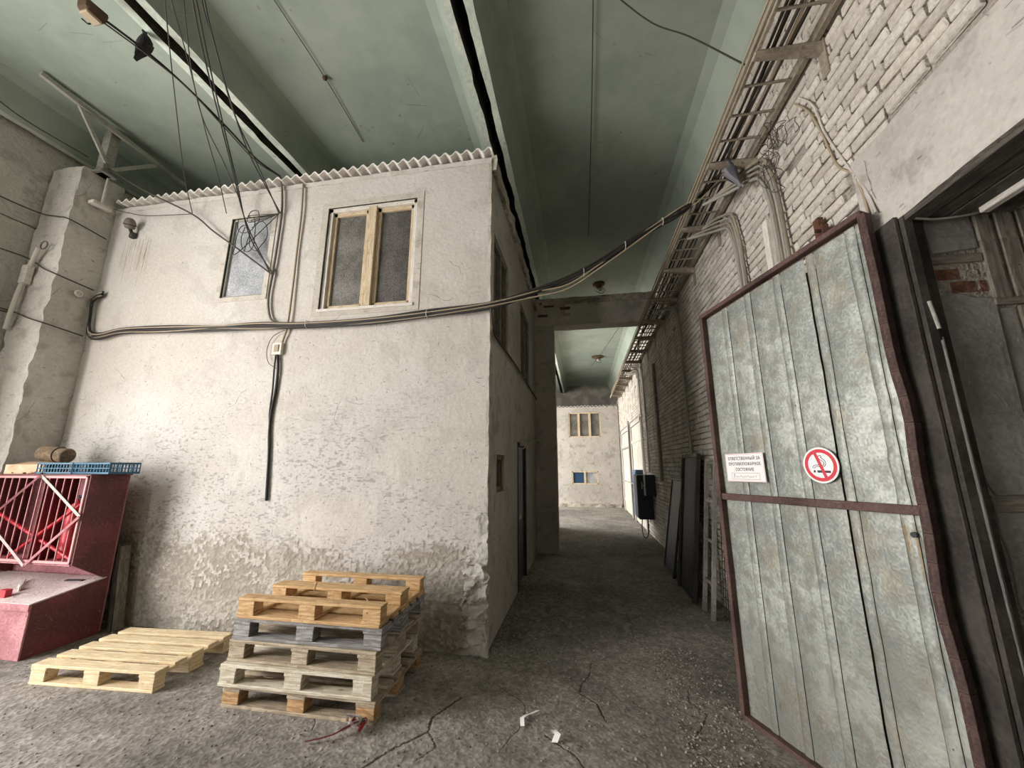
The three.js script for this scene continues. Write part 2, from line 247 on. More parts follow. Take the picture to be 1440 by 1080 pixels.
function wood(seed, ca, cb, dirt, amt) {
  const S = 512, P = new Pic(S, S), r = rngOf(seed), a = fbm(seed, 3, 4), n = noiseTile(seed + 9, 90), f = fbm(seed + 5, 120, 2);
  P.each((u, v) => { const w = a(u, v); const g = n(u * .06, v) * .5 + n(u * .12 + .3, v * .55 + w * .1) * .5; const c = mixc(ca, cb, clamp(sm(.25, .8, g) + (w - .5) * .6)); const k = (f(u, v) - .5) * 18; return [c[0] + k, c[1] + k, c[2] + k, g * .8 + .1]; });
  for (let k = 0; k < 14; k++) { const x = r() * S, y = r() * S; P.dab(x, y, 3 + 4 * r(), mixc(ca, [40, 22, 10], .65), .8, -.1, .7); }
  for (let k = 0; k < amt; k++) { const x = r() * S, y = r() * S; P.dab(x, y, 3 + 22 * r() * r(), dirt, .12 + .3 * r(), 0, .3 + .3 * r()); }
  for (let k = 0; k < 60; k++) { const x = r() * S, y = r() * S; P.line(x, y, x + 70 * r(), y + (r() - .5) * 3, .8, mixc(ca, [30, 20, 12], .6), .5 * r(), -.3); }
  const [m, b] = P.maps(.7, .7); return std({ map: m, bumpMap: b, bumpScale: .002, roughness: .85 });
}
M.pineNew = wood(201, [206, 184, 146], [228, 210, 176], [150, 122, 84], 30);
M.pineTop = wood(207, [186, 148, 102], [216, 182, 136], [130, 96, 58], 40);
M.woodGrey = wood(211, [122, 119, 118], [164, 161, 160], [64, 60, 58], 60);
M.woodTan = wood(217, [150, 134, 112], [186, 172, 150], [92, 80, 64], 70);
M.woodWhite = wood(223, [184, 173, 150], [218, 210, 192], [84, 74, 58], 110);
M.woodBrown = wood(229, [160, 122, 82], [198, 164, 122], [96, 66, 40], 50);
M.plankDark = wood(233, [62, 58, 53], [92, 86, 78], [36, 32, 28], 60);
M.plankGrey = wood(239, [100, 94, 84], [132, 126, 114], [58, 52, 46], 60);
M.frameWood = wood(241, [186, 165, 134], [210, 193, 164], [130, 100, 66], 50);
M.trimWhite = wood(247, [206, 199, 188], [224, 218, 208], [150, 138, 120], 30);
mat('redPaint', simple(251, 512, 1, [90, 40, 42], [114, 52, 54], { p2: 70, grain: 16, extra: both(spots(700, [186, 156, 152], .6, 1.5), scratch(90, [200, 170, 166], .45, 40)) }), { roughness: .55, bumpScale: .001 });
mat('redDusty', simple(257, 512, 1, [186, 168, 166], [206, 192, 188], { p2: 70, grain: 20, extra: both(spots(120, [84, 60, 58], .7, 4), scratch(120, [120, 60, 62], .6, 50)) }), { roughness: .9 });
mat('redFaded', simple(259, 512, 1, [148, 92, 97], [178, 124, 127], { p2: 70, grain: 20, extra: both(spots(100, [110, 40, 46], .6, 4), scratch(120, [220, 180, 180], .5, 50)) }), { roughness: .7 });
M.pinkBar = std({ color: '#c98f8f', roughness: .6 }); M.redBright = std({ color: "#b92a36", roughness: .4 }); M.redMid = std({ color: '#a82a38', roughness: .5 });
M.blackCable = std({ color: '#24211f', roughness: .6 }); M.greyCable = std({ color: '#6f675c', roughness: .7 }); M.paleCable = std({ color: '#a3937b', roughness: .7 }); M.dustCable = std({ color: '#4a433b', roughness: .85 });
M.wire = std({ color: '#38332e', roughness: .7 }); M.whitePlastic = std({ color: '#cfc8b8', roughness: .5 });
M.bluePlastic = std({ color: '#235a74', roughness: .45 }); M.navy = std({ color: '#1d2b40', roughness: .5 }); M.navyDark = std({ color: '#15181f', roughness: .55 }); M.bluePane = std({ color: '#2c4763', roughness: .3 }); M.blueDoor = std({ color: '#4a6480', roughness: .6 });
M.cardboard = mat('card', simple(263, 256, .5, [206, 170, 138], [226, 196, 166], { p2: 60, grain: 12, extra: scratch(60, [176, 90, 66], .7, 50) }), { roughness: .9 });
mat('sack', simple(269, 256, .4, [112, 94, 74], [142, 122, 98], { p1: 8, p2: 60, grain: 44 }), { bumpScale: .01 });
mat('asbestos', simple(271, 512, 1.4, [222, 216, 207], [236, 232, 225], { p2: 70, grain: 18, extra: spots(160, [130, 118, 102], .5, 4) }), { bumpScale: .003 });
mat('redBrick', simple(277, 256, .4, [86, 58, 44], [112, 76, 58], { p1: 6, p2: 40, grain: 30 }), { bumpScale: .006 });
mat('doorCream', simple(281, 512, 2, [176, 172, 158], [200, 196, 182], { p2: 60, grain: 14, extra: both(spots(100, [124, 112, 94], .5, 6), scratch(80, [140, 130, 112], .5, 60)) }), { roughness: .8 });
mat('doorGrey', simple(283, 512, 1.4, [58, 57, 55], [82, 80, 77], { p2: 60, grain: 16, extra: scratch(90, [120, 118, 114], .5, 50) }), { roughness: .6, metalness: .2 });
// dusty glass: speckled film on a pane
function dusty(seed, ca, cb, o) { const m = simple(seed, 512, .6, ca, cb, { p1: 3, p2: 80, grain: 90, extra: both(spots(900, [204, 202, 196], .6, 1), scratch(16, [220, 218, 210], .7, 18)) }); return new THREE.MeshPhysicalMaterial({ map: m[0], bumpMap: m[1], bumpScale: .0015, roughness: .38, transmission: .35, thickness: 0, ior: 1.5, side: THREE.DoubleSide, ...o }); }
M.glassDark = dusty(293, [112, 108, 103], [146, 141, 135], {});
M.glassDeep = dusty(307, [84, 80, 76], [112, 107, 102], {});
M.glassPale = dusty(311, [158, 160, 163], [184, 186, 188], { transmission: .1 });
M.pigeon = std({ color: '#4a4b52', roughness: .8 }); M.pigeonPale = std({ color: '#77767c', roughness: .8 }); M.pigeonDark = std({ color: '#2c2a2c', roughness: .85 });
M.nest = std({ color: '#5a4634', roughness: 1 }); M.paper = std({ color: '#d8d8d6', roughness: .8 });
M.pebble = std({ color: '#a39b90', roughness: .95 }); M.pebbleDark = std({ color: '#5b544c', roughness: .95 });

// ================================================================ the hall
const XL = -7.05, XR = 1.66, ZA = -3.87, XA = -0.93, ZB = 12.0, ZF = -17.5, YR = 6.0;
structure(obj('floor', uvFloor(span(-7.6, 2.3, -0.2, 0, -24, 12.6, .001)), M.floor), 'dusty dark grey asphalt floor with cracks and gravel');
structure(obj('ground', span(-40, -7.6, -0.2, -0.02, -40, 20, .001), M.concrete), 'concrete yard outside the hall');
function uvFloor(g) { const p = g.attributes.position, uv = g.attributes.uv; for (let i = 0; i < p.count; i++) uv.setXY(i, p.getX(i) + 7.5, 1 - p.getZ(i)); return g; }

// ceiling of trough-shaped concrete slabs lying side by side, with open joints between their ribs
{
  const ceil = sgroup('ceiling', 'green painted ceiling of ribbed concrete slabs');
  obj('roof_deck', span(-8, 2.9, 7.02, 7.2, -24, 12.6, .001), M.concrete, ceil);
  const gaps = [-7.05, -4.04, -1.0, 2.03], prof = (a, b) => [[a + .058, 7.0], [a + .058, YR], [a + .145, YR], [a + .17, YR + .03], [a + .30, 6.34], [a + .42, 6.40], [a + .7, 6.415], [(a + b) / 2, 6.42], [b - .7, 6.415], [b - .42, 6.40], [b - .30, 6.34], [b - .17, YR + .03], [b - .145, YR], [b - .058, YR], [b - .058, 7.0]];
  const bays = [[-23.5, -11.5], [-11.48, .5], [.52, 12.4]];
  gaps.slice(0, 3).forEach((a, gi) => bays.forEach(([z0, z1], bi) => {
    const P = prof(a, gaps[gi + 1]), n = bi === 1 ? 90 : 12;
    const shape = (lo, hi, nn) => { const q = P.slice(lo, hi); return grid(q.length - 1, nn, (u, v) => { const k = Math.round(u * (q.length - 1)), z = z0 + (z1 - z0) * v, [x, y] = q[k], i = lo + k; const rib = (i === 1 || i === 13) ? .022 : (i === 2 || i === 12) ? .006 : (i === 0 || i === 14) ? .01 : 0; return [x + rib * (N3.noise(z * 2.2, i * 7.7, gi * 3.1) + .7 * N3.noise(z * 7, i * 3.3, gi)), y + (rib > .02 ? .012 * N3.noise(z * 5, i, 4) : 0), z]; }, (u, v, p) => [p[0] + (p[1] - 6) * 1.0, p[2]]); };
    const slab = obj('ceiling_slab', toCreasedNormals(shape(2, 13, n), .35), M.ceiling, ceil);
    obj('rib_edge', [toCreasedNormals(shape(1, 3, n), .4), toCreasedNormals(shape(12, 14, n), .4)], M.ribEdge, slab); obj('joint_face', [shape(0, 2, n), shape(13, 15, n)], M.jointShadeConcrete, slab);
  }));
}
// left wall: precast panels, a tall open loading gate at the front bay, another behind the annex
{
  const w = sgroup('wall_left', 'grey whitewashed wall of precast concrete panels'); const th = .35;
  const gates = [[-1.7, 1.7], [-17.2, -11.9]], rows = [[0, 1.2], [1.2, 2.4], [2.4, 3.6], [3.6, 4.8], [4.8, 7.02]];
  const cuts = [-24, -17.2, -11.9, -9, -1.7, 1.7, 12.6];
  rows.forEach(([y0, y1]) => { for (let k = 0; k + 1 < cuts.length; k++) { const a = cuts[k], b = cuts[k + 1], open = gates.some(([p, q]) => p === a && q === b); if (open && (y1 <= 4.9 || k === 1)) continue; const Y0 = y0; obj('panel', span(XL - th, XL, Y0 + .008, y1 - .008, a + .006, b - .006, .012), M.washGrey, w); } });
  obj('joint_mortar', [[-24, -17.2], [-11.9, -1.7], [1.7, 12.6]].map(([a, b]) => span(XL - th + .02, XL - .025, 0, 7.02, a, b, .001)).concat([[-1.7, 1.7]].map(([a, b]) => span(XL - th + .02, XL - .025, 4.82, 7.02, a, b, .001))), M.mortar, w);
}
// back wall behind the camera with a tall opening at its left end
{
  const w = sgroup('wall_back', 'whitewashed end wall behind the camera'); const win = [[-6.95, -5.85, .2, 5.9]];
  obj('masonry', at(ext(rect(-7.6, 2.9, 0, 7.02), .4, 0, win.map((a) => rect(...a))), 0, 0, ZB), M.wash, w);
  win.forEach(([a, b, c, d]) => obj('window_frame', [span(a, b, c, c + .06, ZB + .15, ZB + .21), span(a, b, d - .06, d, ZB + .15, ZB + .21), ...[0, 1, 2, 3, 4].map((k) => { const x = a + .03 + (b - a - .06) * k / 4; return span(x - .03, x + .03, c, d, ZB + .15, ZB + .21); })], M.greyPaint, w));
}
// far end of the hall: another annex with corrugated roof
{
  const w = sgroup('wall_far', 'whitewashed two-storey annex front closing the far end');
  const h = [rect(-.50, .90, 2.95, 4.05), rect(-.42, .70, .93, 1.48)];
  obj('masonry', at(ext(rect(-7.05, 1.66, 0, 4.3), .3, 0, h), 0, 0, ZF - .3), M.wash, w);
  obj('plinth', rough(-7, 1.6, 0, .13, ZF, ZF + .12, .12, .03, 4), M.dirtyConcrete, w);
  obj('roof_slab', span(-7.05, 1.66, 4.2, 4.3, -23, ZF - .31), M.concrete, w);
  obj('room_back', span(-7.6, 2.9, 0, 6.7, -24.2, -23.1), M.concrete, w);
  obj('corrugated_edge', corrugated(-7.0, 1.6, 4.32, ZF + .06, ZF - 1.2, .16, .05), M.asbestos, w);
  const w1 = sgroup('window_1', 'three-pane wooden window high in the far annex wall');
  const z = ZF - .06; obj('frame', [span(-.5, .9, 2.95, 3.0, z - .04, z + .05), span(-.5, .9, 4.0, 4.05, z - .04, z + .05), span(-.5, -.45, 2.95, 4.05, z - .04, z + .05), span(.85, .9, 2.95, 4.05, z - .04, z + .05)], M.frameWood, w1);
  for (const x of [-.06, .42]) obj('mullion', span(x - .05, x + .05, 3.0, 4.0, z - .04, z + .06, .003, 'y'), M.frameWood, w1);
  for (const [a, b] of [[-.45, -.11], [-.01, .37], [.47, .85]]) obj('pane', span(a, b, 3.0, 4.0, z - .01, z), M.glassDark, w1);
  const w2 = sgroup('window_2', 'low two-part window with blue and grey panes in the far annex wall');
  obj('frame', [span(-.42, .7, .93, .98, z - .04, z + .05), span(-.42, .7, 1.43, 1.48, z - .04, z + .05), span(-.42, -.37, .93, 1.48, z - .04, z + .05), span(.65, .7, .93, 1.48, z - .04, z + .05), span(.09, .17, .93, 1.48, z - .04, z + .06)], M.frameWood, w2);
  obj('pane', span(-.37, .09, .98, 1.43, z - .01, z), M.bluePane, w2).userData.label = 'blue painted pane'; obj('pane', span(.17, .65, .98, 1.43, z - .01, z), M.glassPale, w2);
}
function corrugated(x0, x1, y, z0, z1, lam, amp, t = .012, slope = .04) {
  const n = Math.round((x1 - x0) / lam) * 8, f = (x) => amp * .5 * Math.sin((x - x0) / lam * 2 * Math.PI);
  const sheet = (o) => grid(n, 4, (u, v) => { const x = x0 + (x1 - x0) * u, z = z0 + (z1 - z0) * v; return [x, y + o + f(x) + slope * (z0 - z), z]; }, (u, v, p) => [p[0], p[2]]);
  const lip = grid(n, 1, (u, v) => { const x = x0 + (x1 - x0) * u; return [x, y + t * v + f(x), z0]; }, (u, v, p) => [p[0], p[1]]);
  return [sheet(0), sheet(t), lip];
}

// ---------------------------------------------------------------- annex: two-storey block built into the hall
const BW = [-3.04, -1.85, 3.50, 4.90], SW = [-4.46, -3.85, 3.79, 4.92];
{
  const w = sgroup('wall_annex_front', 'scuffed whitewashed front wall of the annex'); const X0 = -6.5;
  const g = ext(rect(0, XA - X0, 0, 5.27), .15, 0, [rect(BW[0] - X0, BW[1] - X0, BW[2], BW[3]), rect(SW[0] - X0, SW[1] - X0, SW[2], SW[3])]);
  obj('plaster', at(g, X0, 0, ZA - .15), M.front, w);
  // lumpy plaster where the corner was knocked and patched
  obj('corner_patch', [rough(-1.20, XA + .012, .0, .26, ZA - .02, ZA + .02, .022, .042, 8, 3), rough(-1.14, XA + .015, .22, .78, ZA - .02, ZA + .026, .022, .05, 9, 9), rough(-1.03, XA + .012, .74, 1.25, ZA - .03, ZA + .008, .022, .02, 9, 5)], M.wash, w);
  obj('corner_edge', rough(XA - .03, XA + .004, 1.2, 5.24, ZA - .03, ZA + .003, .03, .009, 7, 2), M.surround, w);
  obj('eave_mortar', rough(-6.5, XA, 5.255, 5.32, ZA - .1, ZA + .008, .05, .012, 9, 2), M.front, w);
}
{
  const w = sgroup('wall_annex_right', 'shaded whitewashed side wall of the annex along the passage');
  // shape drawn in (-z, y); door is a notch in the outline
  const S = [[4.02, 0], [5.73, 0], [5.73, 2.05], [6.6, 2.05], [6.6, 0], [11.4, 0], [11.4, 5.27], [4.02, 5.27]];
  const g = ext(S, .28, 0, [rect(4.06, 4.95, 3.18, 4.44), rect(6.1, 7.2, 3.18, 4.46), rect(4.28, 4.72, 1.41, 1.83)]);
  g.rotateY(Math.PI / 2); obj('plaster', at(g, XA - .28, 0, 0), M.wash, w);
  obj('eave_mortar', rough(XA - .1, XA + .05, 5.16, 5.36, -11.4, ZA - .02, .08, .03, 5, 7), M.dirtyConcrete, w);
  obj('plaster', span(XL, XA, 0, 5.3, -11.7, -11.4), M.wash, w);
  obj('inner_floor', span(XL, XA - .3, 2.5, 2.6, -11.4, ZA - .31), M.concrete, w); obj('inner_wall', span(XL, XA - .3, 0, 5.2, -6.6, -6.5), M.wash, w);
}
{ const r = obj('roof', [...corrugated(-6.38, XA + .02, 5.36, ZA + .09, -11.7, .135, .052, .018, .01), span(XL, XA - .02, 5.24, 5.30, -11.6, ZA - .05)], M.asbestos); structure(r, 'white corrugated sheet roof of the annex'); }
// windows and door of the annex
function casement(w, a, b, c, d, z, m, gl) { // leaf with its pane, in the plane z
  const l = obj('casement', [span(a, b, c, c + .05, z - .03, z + .02), span(a, b, d - .05, d, z - .03, z + .02), span(a, a + .045, c, d, z - .03, z + .02, .003, 'y'), span(b - .045, b, c, d, z - .03, z + .02, .003, 'y')], m, w);
  obj('pane', span(a + .04, b - .04, c + .045, d - .045, z - .012, z - .006), gl, l); return l;
}
{
  const w = sgroup('window_3', 'large double window with wooden mullion and dusty panes in the annex front'); const [a, b, c, d] = BW, z = ZA - .07;
  obj('surround', [span(a - .09, b + .09, d, d + .08, ZA - .02, ZA + .007), span(a - .09, b + .09, c - .06, c, ZA - .02, ZA + .007), span(a - .09, a, c, d, ZA - .02, ZA + .007), span(b, b + .09, c, d, ZA - .02, ZA + .007)], M.surround, w);
  obj('sill', span(a - .02, b + .02, c - .005, c + .03, ZA - .08, ZA + .02), M.trimWhite, w);
  obj('frame', [span(a, b, d - .05, d, z - .06, z + .05), span(a, a + .05, c, d, z - .06, z + .05, .003, 'y'), span(b - .05, b, c, d, z - .06, z + .05, .003, 'y'), span(a, b, c, c + .04, z - .06, z + .03)], M.trimWhite, w);
  obj('mullion', span(-2.50, -2.385, c + .03, d - .03, z - .05, z + .06, .004, 'y'), M.frameWood, w);
  casement(w, a + .05, -2.50, c + .04, d - .05, z, M.frameWood, M.glassDark); casement(w, -2.385, b - .05, c + .04, d - .05, z, M.frameWood, M.glassDeep);
}
{
  const w = sgroup('window_4', 'small blind window with pale frosted pane in the annex front'); const [a, b, c, d] = SW, z = ZA - .035;
  obj('surround', [span(a - .07, b + .07, d, d + .06, ZA - .02, ZA + .01), span(a - .07, b + .07, c - .06, c, ZA - .02, ZA + .01), span(a - .07, a, c, d, ZA - .02, ZA + .01), span(b, b + .07, c, d, ZA - .02, ZA + .01)], M.surround, w);
  obj('frame', [span(a, b, d - .025, d, z - .03, z + .02), span(a, a + .025, c, d, z - .03, z + .02, .003, 'y'), span(b - .025, b, c, d, z - .03, z + .02, .003, 'y'), span(a, b, c, c + .025, z - .03, z + .02)], M.greyPaint, w);
  obj('pane', span(a + .02, b - .02, c + .02, d - .02, z - .01, z - .004), M.glassPale, w);
}
function sideWindow(name, label, z0, z1, c, d, mats, nm = 1) {
  const w = sgroup(name, label), x = XA - .06;
  obj('frame', [span(x - .05, x + .04, d - .06, d, z0, z1, .003, 'z'), span(x - .05, x + .04, c, c + .06, z0, z1, .003, 'z'), span(x - .05, x + .04, c, d, z0, z0 + .06, .003, 'y'), span(x - .05, x + .04, c, d, z1 - .06, z1, .003, 'y')], mats[0], w);
  const L = (z1 - z0 - .12) / (nm + 1);
  for (let k = 1; k <= nm; k++) { const zz = z0 + .06 + L * k; obj('mullion', span(x - .05, x + .05, c + .05, d - .05, zz - .035, zz + .035, .003, 'y'), mats[0], w); }
  for (let k = 0; k <= nm; k++) { const p = z0 + .06 + L * k + .03, q = z0 + .06 + L * (k + 1) - .03; obj('pane', span(x - .01, x - .004, c + .05, d - .05, p, q), mats[1], w); }
  return w;
}
sideWindow('window_5', 'dark two-pane window in the annex side wall near its front corner', -4.95, -4.06, 3.18, 4.44, [M.plankGrey, M.glassDeep]);
sideWindow('window_6', 'dark window in the annex side wall above the grey door', -7.2, -6.1, 3.18, 4.46, [M.plankGrey, M.glassDeep]);
sideWindow('window_7', 'small hatch window beside the grey door in the annex side wall', -4.72, -4.28, 1.41, 1.83, [M.plankGrey, M.glassDark], 0);
{
  const w = sgroup('door_1', 'narrow dark grey steel door in the annex side wall'); const x = XA - .02;
  obj('frame', [span(x - .1, x + .03, 0, 2.05, -5.78, -5.73, .003, 'y'), span(x - .1, x + .03, 0, 2.05, -6.6, -6.55, .003, 'y'), span(x - .1, x + .03, 2.0, 2.05, -6.6, -5.73, .003, 'z')], M.darkSteel, w);
  const l = obj('leaf', span(x - .06, x - .01, .02, 2.0, -6.55, -5.78, .004), M.doorGrey, w);
  obj('handle', [span(x - .01, x + .03, .95, 1.0, -5.88, -5.85), span(x + .02, x + .04, .94, 1.0, -6.0, -5.84)], M.greyPaint, l);
  obj('lock', span(x - .01, x + .02, .72, .86, -5.92, -5.84), M.darkSteel, l);
  obj('canopy_bracket', [bar([XA, 2.08, -6.0], [XA + .34, 2.10, -6.0], .03, .02), bar([XA + .04, 1.96, -6.02], [XA + .2, 2.09, -6.0], .02, .02), span(XA, XA + .09, 2.0, 2.07, -6.05, -5.9)], M.greyPaint, w);
}
// column and cross beam over the passage
{
  const c = structure(obj('column', rough(-.93, -.50, 0, 4.78, -8.50, -8.20, .07, .008, 4, 1), M.wash), 'whitewashed concrete column beside the annex carrying the cross beam');
  const b = sgroup('beam', 'stained concrete cross beam over the passage');
  obj('beam_body', rough(-.95, 1.72, 4.76, 5.40, -8.55, -8.22, .08, .012, 3, 5), M.washGrey, b); obj('stained_top', rough(-.94, 1.70, 5.26, 5.42, -8.55, -8.205, .08, .02, 6, 11), M.dirtyConcrete, b);
  const br = part('brick_patch', b); for (let j = 0; j < 5; j++) for (let i = 0; i < 3; i++) obj('brick', cbox(.235, .062, .05, .006, [-.80 + i * .25 - (j % 2) * .11 + .06, 5.02 + j * .075, -8.235], 'x', .003), (i + j) % 4 ? M.brick[i % 4] : M.redBrick, br);
  obj('conduit', [rod([-.25, 5.33, -8.17], [.55, 5.36, -8.17], .03), rod([-.25, 5.33, -8.17], [-.25, 5.20, -8.17], .012)], M.greyPaint, b);
}
// pilaster at the left of the annex
structure(obj('pilaster', rough(-7.02, -6.48, 0, 5.68, -3.89, -3.42, .045, .022, 5, 8), M.washGrey), 'lumpy whitewashed pilaster between the left wall and the annex');

// ---------------------------------------------------------------- right wall: whitewashed brick laid in real courses
{
  const w = sgroup('wall_right', 'whitewashed brick wall along the passage'); const B = XR + .024;
  obj('mortar_bed', [span(B, B + .5, 0, 4.56, -24, -2.12, .001), span(B, B + .5, 2.97, 4.56, -2.12, .5, .001), span(B, B + .5, 0, 4.56, .5, 12.6, .001), span(B + .34, B + .6, 4.5, 7.02, -24, 12.6, .001)], M.mortar, w);
  const kinds = [.25, .25, .25, .12].map((L) => cbox(.03, .066, L, .006, [0, 0, 0], 'z', .0035)); const kinds2 = [.25, .25, .25, .12].map((L) => cbox(.03, .066, L, .007, [0, 0, 0], 'z', .005));
  const r = rngOf(321), all = []; let row = 0;
  for (let y = .04; y < 6.45; y += .0765, row++) {
    let z = -1.0 + (row % 2 ? .13 : 0) + (row % 5 === 4 ? .06 : 0);
    while (z > -16.8) {
      const head = row % 5 === 4 || r() < .06, L = head ? .12 : .25, zc = z - L / 2; z -= L + .011;
      const yy = y + (r() - .5) * .006, skip = (zc > -2.34 + .14 * N3.noise(y * 4, 2, 2) && yy < 3.50 + .10 * N3.noise(zc * 3, 1, 1)) || (zc < -11.0 && yy < 3.15) || (r() < .006);
      if (skip) { r(); r(); r(); r(); continue; }
      all.push({ head, y: yy, z: zc, x: XR + .015 + (r() - .5) * .007 + (yy > 4.56 ? .34 : 0), t: Math.floor(r() * 4), a: (r() - .5) * .03, b: (r() - .5) * .05, k: r() < .5 });
    }
  }
  // every brick has one of the same four paint tones at random; those showing largest become single parts, the rest one joined part
  const fw = new THREE.Vector3(); camera.updateMatrixWorld(); camera.updateProjectionMatrix();
  for (const q of all) { fw.set(q.x, q.y, q.z); const d2 = fw.distanceToSquared(camera.position); const n = fw.clone().project(camera); const inv = Math.abs(n.x) < 1.02 && Math.abs(n.y) < 1.02 && n.z < 1; const px = (n.x + 1) * 720, py = (1 - n.y) * 540; const behind = px > 990 && py > 450 - .644 * (px - 993) && px < 1220 + (py - 305) * .22; q.s = inv && !behind && q.y > 0 ? 1 / d2 : 0; }
  all.sort((a, b) => b.s - a.s);
  const geo = (q) => (q.k ? kinds : kinds2)[q.head ? 3 : q.t % 3];
  all.slice(0, 290).forEach((q) => { const m = new THREE.Mesh(geo(q), M.brick[q.t]); m.name = 'brick'; m.castShadow = m.receiveShadow = true; m.position.set(q.x, q.y, q.z); m.rotation.set(q.a, q.b, 0); w.add(m); });
  const rest = all.slice(290).map((q) => { const g = geo(q).clone(); const uv = g.attributes.uv; for (let i = 0; i < uv.count; i++) uv.setXY(i, uv.getX(i) + q.z, uv.getY(i) + q.y); g.applyMatrix4(new THREE.Matrix4().makeRotationFromEuler(new THREE.Euler(q.a, q.b, 0)).setPosition(q.x, q.y, q.z)); const own = M.brick[q.t].color, c = new Float32Array(g.attributes.position.count * 3); for (let i = 0; i < c.length; i += 3) own.toArray(c, i); g.setAttribute('color', new THREE.BufferAttribute(c, 3)); return g; });
  const m = new THREE.Mesh(mergeGeometries(rest), M.brickAll); m.name = 'bricks'; m.castShadow = m.receiveShadow = true; stuff(m); w.add(m);
  obj('lintel', rough(XR - .012, B + .5, 2.95, 3.46, -2.30, .6, .05, .012, 4, 3), M.wash, w);
}
// gate opening in the right wall: steel post, patched reveal, boarded soffit, closed outer leaf
{
  const w = sgroup('trim_1', 'patched reveal and boarded soffit of the gate opening'); const z = -2.12;
  obj('jamb_plate', span(1.632, 1.652, 0, 2.96, z - .20, z + .03, .003, 'y'), M.darkSteel, w);
  obj('post', [span(1.655, 1.70, 0, 2.96, z - .02, z + .05, .004, 'y'), span(1.70, 1.765, 0, 2.96, z - .02, z + .02, .004, 'y')], M.darkSteel, w);
  obj('pipe', rod([1.712, .3, z + .04], [1.695, 2.28, z + .06], .006), M.concrete, w); obj('pipe', rod([1.728, .3, z + .035], [1.71, 2.3, z + .045], .004), M.concrete, w);
  obj('hinge_pin', rod([1.70, 2.34, z + .05], [1.685, 2.48, z + .05], .009, 10), M.greyPaint, w);
  obj('backing', span(1.76, 2.3, 0, 2.96, z - .1, z - .012, .002), M.plankDark, w);
  const patch = (pts, t = .02) => obj('cement_patch', at(ext(pts, t, .004), 0, 0, z - .014), M.cement, w);
  const jag = (x, y0, y1, n, s) => Array.from({ length: n + 1 }, (_, k) => [x + .016 * N3.noise(k * 1.7, s, 3) * (k % n ? 1 : 0) + (k % n ? .006 * ((k * 7) % 3 - 1) : 0), y0 + (y1 - y0) * k / n]);
  patch([[1.785, 2.75], [1.975, 2.765], [1.97, 2.95], [1.78, 2.95]]);
  obj('batten', span(1.77, 1.985, 2.69, 2.735, z - .012, z + .012, .003), M.plankGrey, w);
  for (const [a, b, c] of [[1.775, 1.885, 2.60], [1.893, 1.98, 2.60], [1.77, 1.82, 2.53], [1.828, 1.94, 2.53], [1.948, 1.985, 2.53]]) obj('brick', span(a, b, c, c + .065, z - .03, z - .004 + (a * 7 % .01), .005), M.redBrick, w);
  patch([[1.965, 1.585], [1.985, 2.49], [1.90, 2.50], [1.86, 2.52], [1.79, 2.52], ...jag(1.765, 2.5, 1.66, 14, 1), [1.80, 1.575]], .024);
  patch([...jag(1.80, 0.05, 1.5, 16, 5).map(([x, y]) => [x + .03 - .03 * y, y]), [2.05, 1.5], [2.05, .05]], .022);
  patch([[1.985, 1.58], [2.06, 1.58], [2.06, 2.44], [2.0, 2.44]], .016);
  obj('rail', span(1.77, 2.3, 1.505, 1.572, z - .012, z + .022, .004), M.plankGrey, w); obj('rail', span(1.98, 2.3, 2.455, 2.49, z - .012, z + .02, .004), M.plankGrey, w);
  for (const [a, b] of [[1.99, 2.055], [2.075, 2.15], [2.165, 2.24]]) obj('plank', span(a, b, 2.49, 2.95, z - .012, z + .016, .004, 'y'), M.plankGrey, w);
  obj('plank', span(2.075, 2.2, 1.58, 2.45, z - .012, z + .012, .004, 'y'), M.plankGrey, w);
  for (const [a, b, m, dy] of [[1.665, 1.765, M.plankDark, 0], [1.772, 1.86, M.plankDark, .006], [1.866, 1.95, M.plankDark, .002], [2.0, 2.15, M.plankDark, .01]]) obj('soffit_board', span(a, b, 2.925 + dy, 2.95 + dy, z + .02, .6, .003, 'z'), m, w);
  obj('soffit_batten', span(1.945, 1.985, 2.90, 2.94, z + .09, .6, .004, 'z'), M.trimWhite, w);
  obj('wire', tube([[1.70, 2.925, z + .06], [1.80, 2.915, z + .05], [1.93, 2.92, z + .05], [2.03, 2.94, z + .05]], .006), M.greyPaint, w);
  for (let k = 0; k < 11; k++) obj('outer_board', span(2.19, 2.22, 0, 2.96, z + .24 * k, z + .24 * k + .232, .003, 'y'), M.plankDark, w);
}

